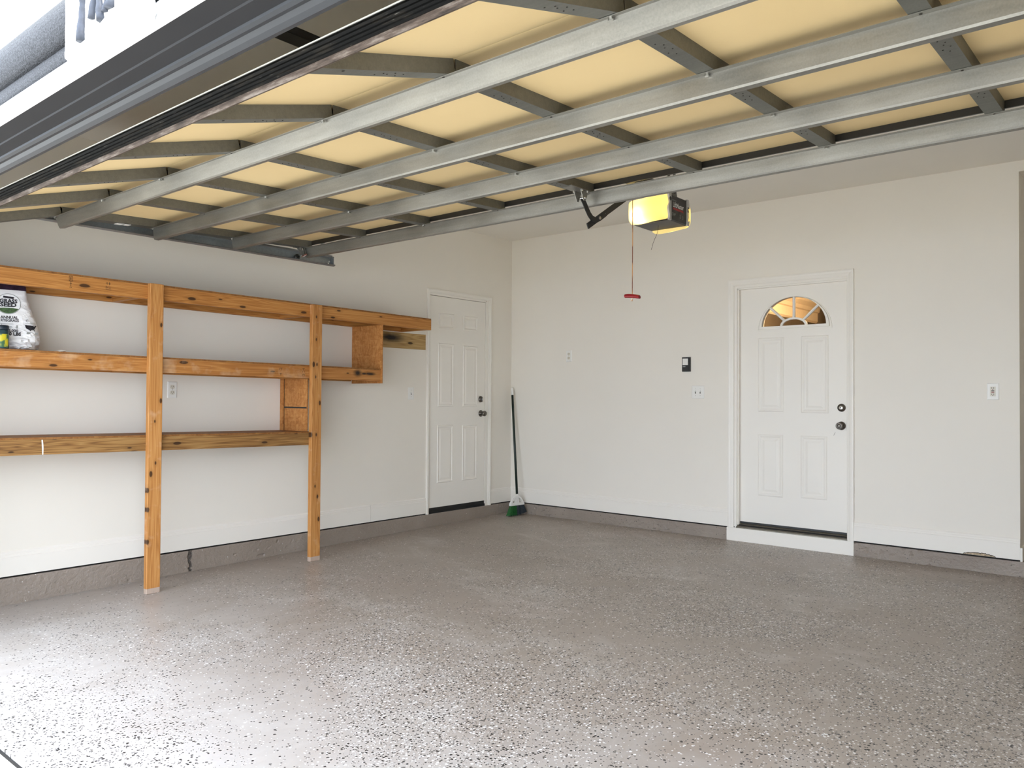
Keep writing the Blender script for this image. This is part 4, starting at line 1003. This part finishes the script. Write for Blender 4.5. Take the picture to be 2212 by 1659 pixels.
for i in range(21):
    a = math.radians(-120+ 165*i/20); A.append([bm.verts.new((cx_+0.0437*math.cos(a), cy_+0.0437*math.sin(a), cz_+z)) for z in (0.008, 0.082)])
for a, b in zip(A, A[1:]): bm.faces.new((a[0], b[0], b[1], a[1]))
link('label_band', bm_mesh(bm), lab, can, (cx_, cy_, cz_), True)

# scrap of white paper on the deck edge
bm = bmesh.new(); bmesh.ops.create_icosphere(bm, subdivisions=2, radius=1.0)
for v in bm.verts:
    v.co *= 1+0.5*noise.noise(v.co*2.5); v.co.x *= 0.016; v.co.y *= 0.026; v.co.z *= 0.006
    v.co += Vector((0.355, -4.565, zdeck(-4.565)+0.0058))
tag(link('paper_scrap', bm_mesh(bm), 'trim', None, (0.355, -4.565, zdeck(-4.565))), 'tiny crumpled white scrap on the middle shelf edge', 'scrap')

# ================================================================== BROOM
br0 = Vector((0.213, -0.150, 0.205)); br1 = Vector((0.047, -0.043, 1.318))
bd = (br1-br0).normalized()
broom = empty('broom', (0.21, -0.15, 0.0), 'green and grey broom with dark handle leaning in the corner', 'broom')
bh = lambda k: tuple(br0+bd*k)
LB = (br1-br0).length
tube('handle', [bh(0.0), bh(LB-0.085)], 0.0125, plain('dark_green_handle', (0.006, 0.016, 0.012), 0.35), broom, 14)
tube('grip', [bh(LB-0.085), bh(LB-0.08), bh(LB-0.02), bh(LB-0.004), bh(LB)], [0.0135, 0.0155, 0.0155, 0.012, 0.005], 'plate', broom, 14)
tube('ferrule', [bh(-0.03), bh(0.012)], [0.017, 0.0145], 'plate', broom, 14)
# flat bristle fan facing the room
wd = Vector((0.08, 1.0, 0)).normalized()                       # along the head
fn_ = Vector((1.0, -0.08, 0)).normalized()                     # faces the camera
top_c = br0+bd*-0.02; bot_z = FS*-0.2
hd_c = Vector((br0.x+0.004, br0.y-0.010, 0.128))
def head_poly():
    return [(-0.020, 0.060), (0.018, 0.060), (0.055, 0.030), (0.085, -0.012), (0.088, -0.022), (-0.085, -0.022), (-0.082, -0.010), (-0.055, 0.030)]
# yoke with two openings: outer arch, centre rib and crossbar
def plate(name, poly, th, mat, parent):
    return prism(name, poly, -th/2, th/2, lambda a, p, q: hd_c+wd*p*1.12+fn_*a+Vector((0, 0, q)), mat, parent)
plate('head_crossbar', [(-0.086, -0.024), (0.088, -0.024), (0.086, 0.000), (0.05, -0.002), (0.0, 0.006), (-0.05, -0.002), (-0.084, 0.000)], 0.034, 'plate', broom)
plate('head_arm', [(-0.084, -0.001), (-0.066, -0.002), (-0.040, 0.040), (-0.010, 0.062), (-0.014, 0.078), (-0.052, 0.052)], 0.026, 'plate', broom)
plate('head_arm', [(0.084, -0.001), (0.066, -0.002), (0.040, 0.040), (0.008, 0.062), (0.012, 0.078), (0.052, 0.052)], 0.026, 'plate', broom)
plate('head_rib', [(-0.022, 0.002), (0.024, 0.002), (0.012, 0.076), (-0.012, 0.076)], 0.028, 'plate', broom)
def bristles(name, u0, u1, mat, seedv):
    rnd = random.Random(seedv); bm = bmesh.new()
    for i in range(150):
        a = rnd.uniform(u0, u1); b = rnd.uniform(-1, 1)
        p0 = hd_c+wd*(a*0.094)+fn_*(b*0.012)+Vector((0, 0, -0.022))
        spread = a*0.130+rnd.uniform(-0.006, 0.006)
        zf = fz(0, -0.2)+0.004+0.012*rnd.random()+0.018*max(0, a)
        p1 = hd_c+wd*(spread-0.004)+fn_*(b*0.030+0.004); p1.z = zf
        w = wd*0.0026
        q_ = [bm.verts.new(p0-w*0.5), bm.verts.new(p0+w*0.5), bm.verts.new(p1+w*0.6), bm.verts.new(p1-w*0.6)]
        bm.faces.new(q_)
        w = fn_*0.0022
        q_ = [bm.verts.new(p0-w), bm.verts.new(p0+w), bm.verts.new(p1+w), bm.verts.new(p1-w)]
        bm.faces.new(q_)
    me = bpy.data.meshes.new('b'); bm.to_mesh(me); bm.free()
    o = link(name, me, mat, broom, hd_c); tag(o, None, None, None, 'stuff'); return o
def bristle_core(name, u0, u1, mat):
    bm = bmesh.new(); T = []; B = []
    n = 8
    for i in range(n+1):
        a = u0+(u1-u0)*i/n
        for sgn, lst in ((1, T), (-1, B)):
            p0 = hd_c+wd*(a*0.093)+fn_*(sgn*0.010)+Vector((0, 0, -0.022)); p1 = hd_c+wd*(a*0.126-0.004)+fn_*(sgn*0.022+0.004); p1.z = fz(0, -0.2)+0.012+0.018*max(0, a)
            lst.append((bm.verts.new(p0), bm.verts.new(p1)))
    for lst in (T, B):
        for a, b in zip(lst, lst[1:]): bm.faces.new((a[0], b[0], b[1], a[1]))
    for i in (0, n): bm.faces.new((T[i][0], T[i][1], B[i][1], B[i][0]))
    for a, b, c, d in zip(T, T[1:], B, B[1:]): bm.faces.new((a[1], b[1], d[1], c[1]))
    return link(name, bm_mesh(bm), mat, broom, hd_c)
gm = plain('green_bristle', (0.012, 0.105, 0.022), 0.55, var=0.4, scale=120); km = plain('grey_bristle', (0.035, 0.045, 0.055), 0.6, var=0.4, scale=120)
tag(bristle_core('bristle_block', -1.0, -0.12, gm), 'green bristles'); tag(bristle_core('bristle_block', -0.12, 1.0, km), 'dark grey bristles')
bristles('bristles', -1.0, -0.10, gm, 3); bristles('bristles', -0.12, 1.0, km, 4)

# ================================================================== WALL PLATES
def plate_box(name, pos, w, h, fn, label, cat):
    e_ = empty(name, pos, label, cat)
    bm = bmesh.new(); rings = []
    for ins, d in ((0, 0.0004), (0, 0.003), (0.004, 0.0055), (0.008, 0.006)):
        rings.append([bm.verts.new(fn(u, v, d)) for u, v in ((-w/2+ins, -h/2+ins), (w/2-ins, -h/2+ins), (w/2-ins, h/2-ins), (-w/2+ins, h/2-ins))])
    for a, b in zip(rings, rings[1:]):
        for k in range(4): bm.faces.new((a[k], a[(k+1) % 4], b[(k+1) % 4], b[k]))
    bm.faces.new(rings[0]); bm.faces.new(rings[-1])
    link('cover_plate', bm_mesh(bm), 'plate', e_, pos); return e_
def fbox(name, u0, u1, v0, v1, d0, d1, fn, mat, parent):
    bm = bmesh.new(); A = [bm.verts.new(fn(u, v, d)) for d in (d0, d1) for u, v in ((u0, v0), (u1, v0), (u1, v1), (u0, v1))]
    for f_ in ((0,1,2,3), (4,5,6,7), (0,1,5,4), (1,2,6,5), (2,3,7,6), (3,0,4,7)): bm.faces.new([A[i] for i in f_])
    return link(name, bm_mesh(bm), mat, parent, fn((u0+u1)/2, (v0+v1)/2, d0))
def disc(name, u, v, r, d0, d1, fn, mat, parent, n=14, flat=0.0):
    pts = [(u+r*math.cos(2*math.pi*i/n), v+max(-r*(1-flat), min(r*(1-flat), r*math.sin(2*math.pi*i/n)))) for i in range(n)]
    bm = bmesh.new(); a = [bm.verts.new(fn(p, q, d0)) for p, q in pts]; b = [bm.verts.new(fn(p, q, d1)) for p, q in pts]
    for k in range(n): bm.faces.new((a[k], a[(k+1) % n], b[(k+1) % n], b[k]))
    bm.faces.new(a); bm.faces.new(b)
    return link(name, bm_mesh(bm), mat, parent, fn(u, v, d0))
def onleft(y, z): return lambda u, v, d: Vector((d, y+u, z+v))
def onback(x, z): return lambda u, v, d: Vector((x+u, -d, z+v))
def outlet(pos, fn, label):
    e_ = plate_box('wall_outlet', pos, 0.070, 0.115, fn, label, 'outlet')
    for v in (-0.020, 0.020):
        r_ = disc('receptacle', 0, v, 0.017, 0.0055, 0.008, fn, 'ivory', e_, 20, 0.18)
        for u in (-0.006, 0.006): fbox('slot', u-0.0012, u+0.0012, v-0.001, v+0.008, 0.0079, 0.0083, fn, 'slot', r_)
        disc('slot', 0, v-0.008, 0.0025, 0.0079, 0.0083, fn, 'slot', r_, 8)
    disc('screw', 0, 0, 0.003, 0.0055, 0.0066, fn, 'nickel', e_, 8); return e_
outlet((0, -3.708, 1.252), onleft(-3.708, 1.252), 'white duplex outlet on the left wall beside the first shelf post')
outlet((0.757, 0, 1.628), onback(0.757, 1.628), 'white duplex outlet high on the back wall above the broom')
def toggle(fn, u, parent):
    fbox('toggle_slot', u-0.005, u+0.005, -0.012, 0.012, 0.0055, 0.0064, fn, 'slot', parent)
    bm = bmesh.new(); A = [bm.verts.new(fn(u+a, v, d)) for v, d in ((-0.002, 0.006), (0.009, 0.006), (0.012, 0.016), (0.006, 0.016)) for a in (-0.0035, 0.0035)]
    for f_ in ((0,1,3,2), (2,3,5,4), (4,5,7,6), (6,7,1,0), (0,2,4,6), (1,3,5,7)): bm.faces.new([A[i] for i in f_])
    link('toggle', bm_mesh(bm), 'plate', parent, fn(u, 0, 0.006))
    for v in (-0.030, 0.030): disc('screw', u, v, 0.0028, 0.0055, 0.0066, fn, 'nickel', parent, 8)
f_ = onleft(-1.440, 1.243); e_ = plate_box('light_switch', (0, -1.440, 1.243), 0.070, 0.115, f_, 'white single light switch left of the side door', 'switch'); toggle(f_, 0, e_)
f_ = onback(2.166, 1.268); e_ = plate_box('light_switch', (2.166, 0, 1.268), 0.118, 0.115, f_, 'white double light switch left of the entry door', 'switch')
toggle(f_, -0.023, e_); toggle(f_, 0.023, e_)
f_ = onback(4.426, 1.275); e_ = plate_box('wall_outlet', (4.426, 0, 1.275), 0.074, 0.118, f_, 'white safety outlet with red and black buttons at the right', 'outlet')
rc = fbox('receptacle', -0.017, 0.017, -0.034, 0.034, 0.0055, 0.0085, f_, 'ivory', e_)
for v in (-0.022, 0.022):
    for u in (-0.006, 0.006): fbox('slot', u-0.0014, u+0.0014, v-0.002, v+0.007, 0.0084, 0.0090, f_, 'slot', rc)
    disc('slot', 0, v-0.007, 0.0026, 0.0084, 0.0090, f_, 'slot', rc, 8)
fbox('reset_button', -0.009, 0.009, 0.001, 0.007, 0.0085, 0.0105, f_, 'slot', rc); fbox('test_button', -0.009, 0.009, -0.008, -0.002, 0.0085, 0.0105, f_, 'red', rc)
disc('indicator', 0.0, 0.012, 0.0022, 0.0085, 0.0095, f_, 'red', rc, 8)
# wall control for the opener
f_ = onback(2.057, 1.516); wc = empty('wall_control', (2.057, 0, 1.516), 'small black opener control with a white button on the back wall', 'control')
fbox('control_body', -0.038, 0.038, -0.064, 0.064, 0.0, 0.022, f_, 'black', wc)
fbox('push_button', -0.030, 0.022, -0.006, 0.052, 0.022, 0.026, f_, 'plate', wc)
fbox('small_button', -0.030, -0.004, -0.024, -0.016, 0.022, 0.0235, f_, 'grey_ink', wc)
fbox('small_button', -0.028, -0.020, -0.050, -0.042, 0.022, 0.0235, f_, 'satin_black', wc)
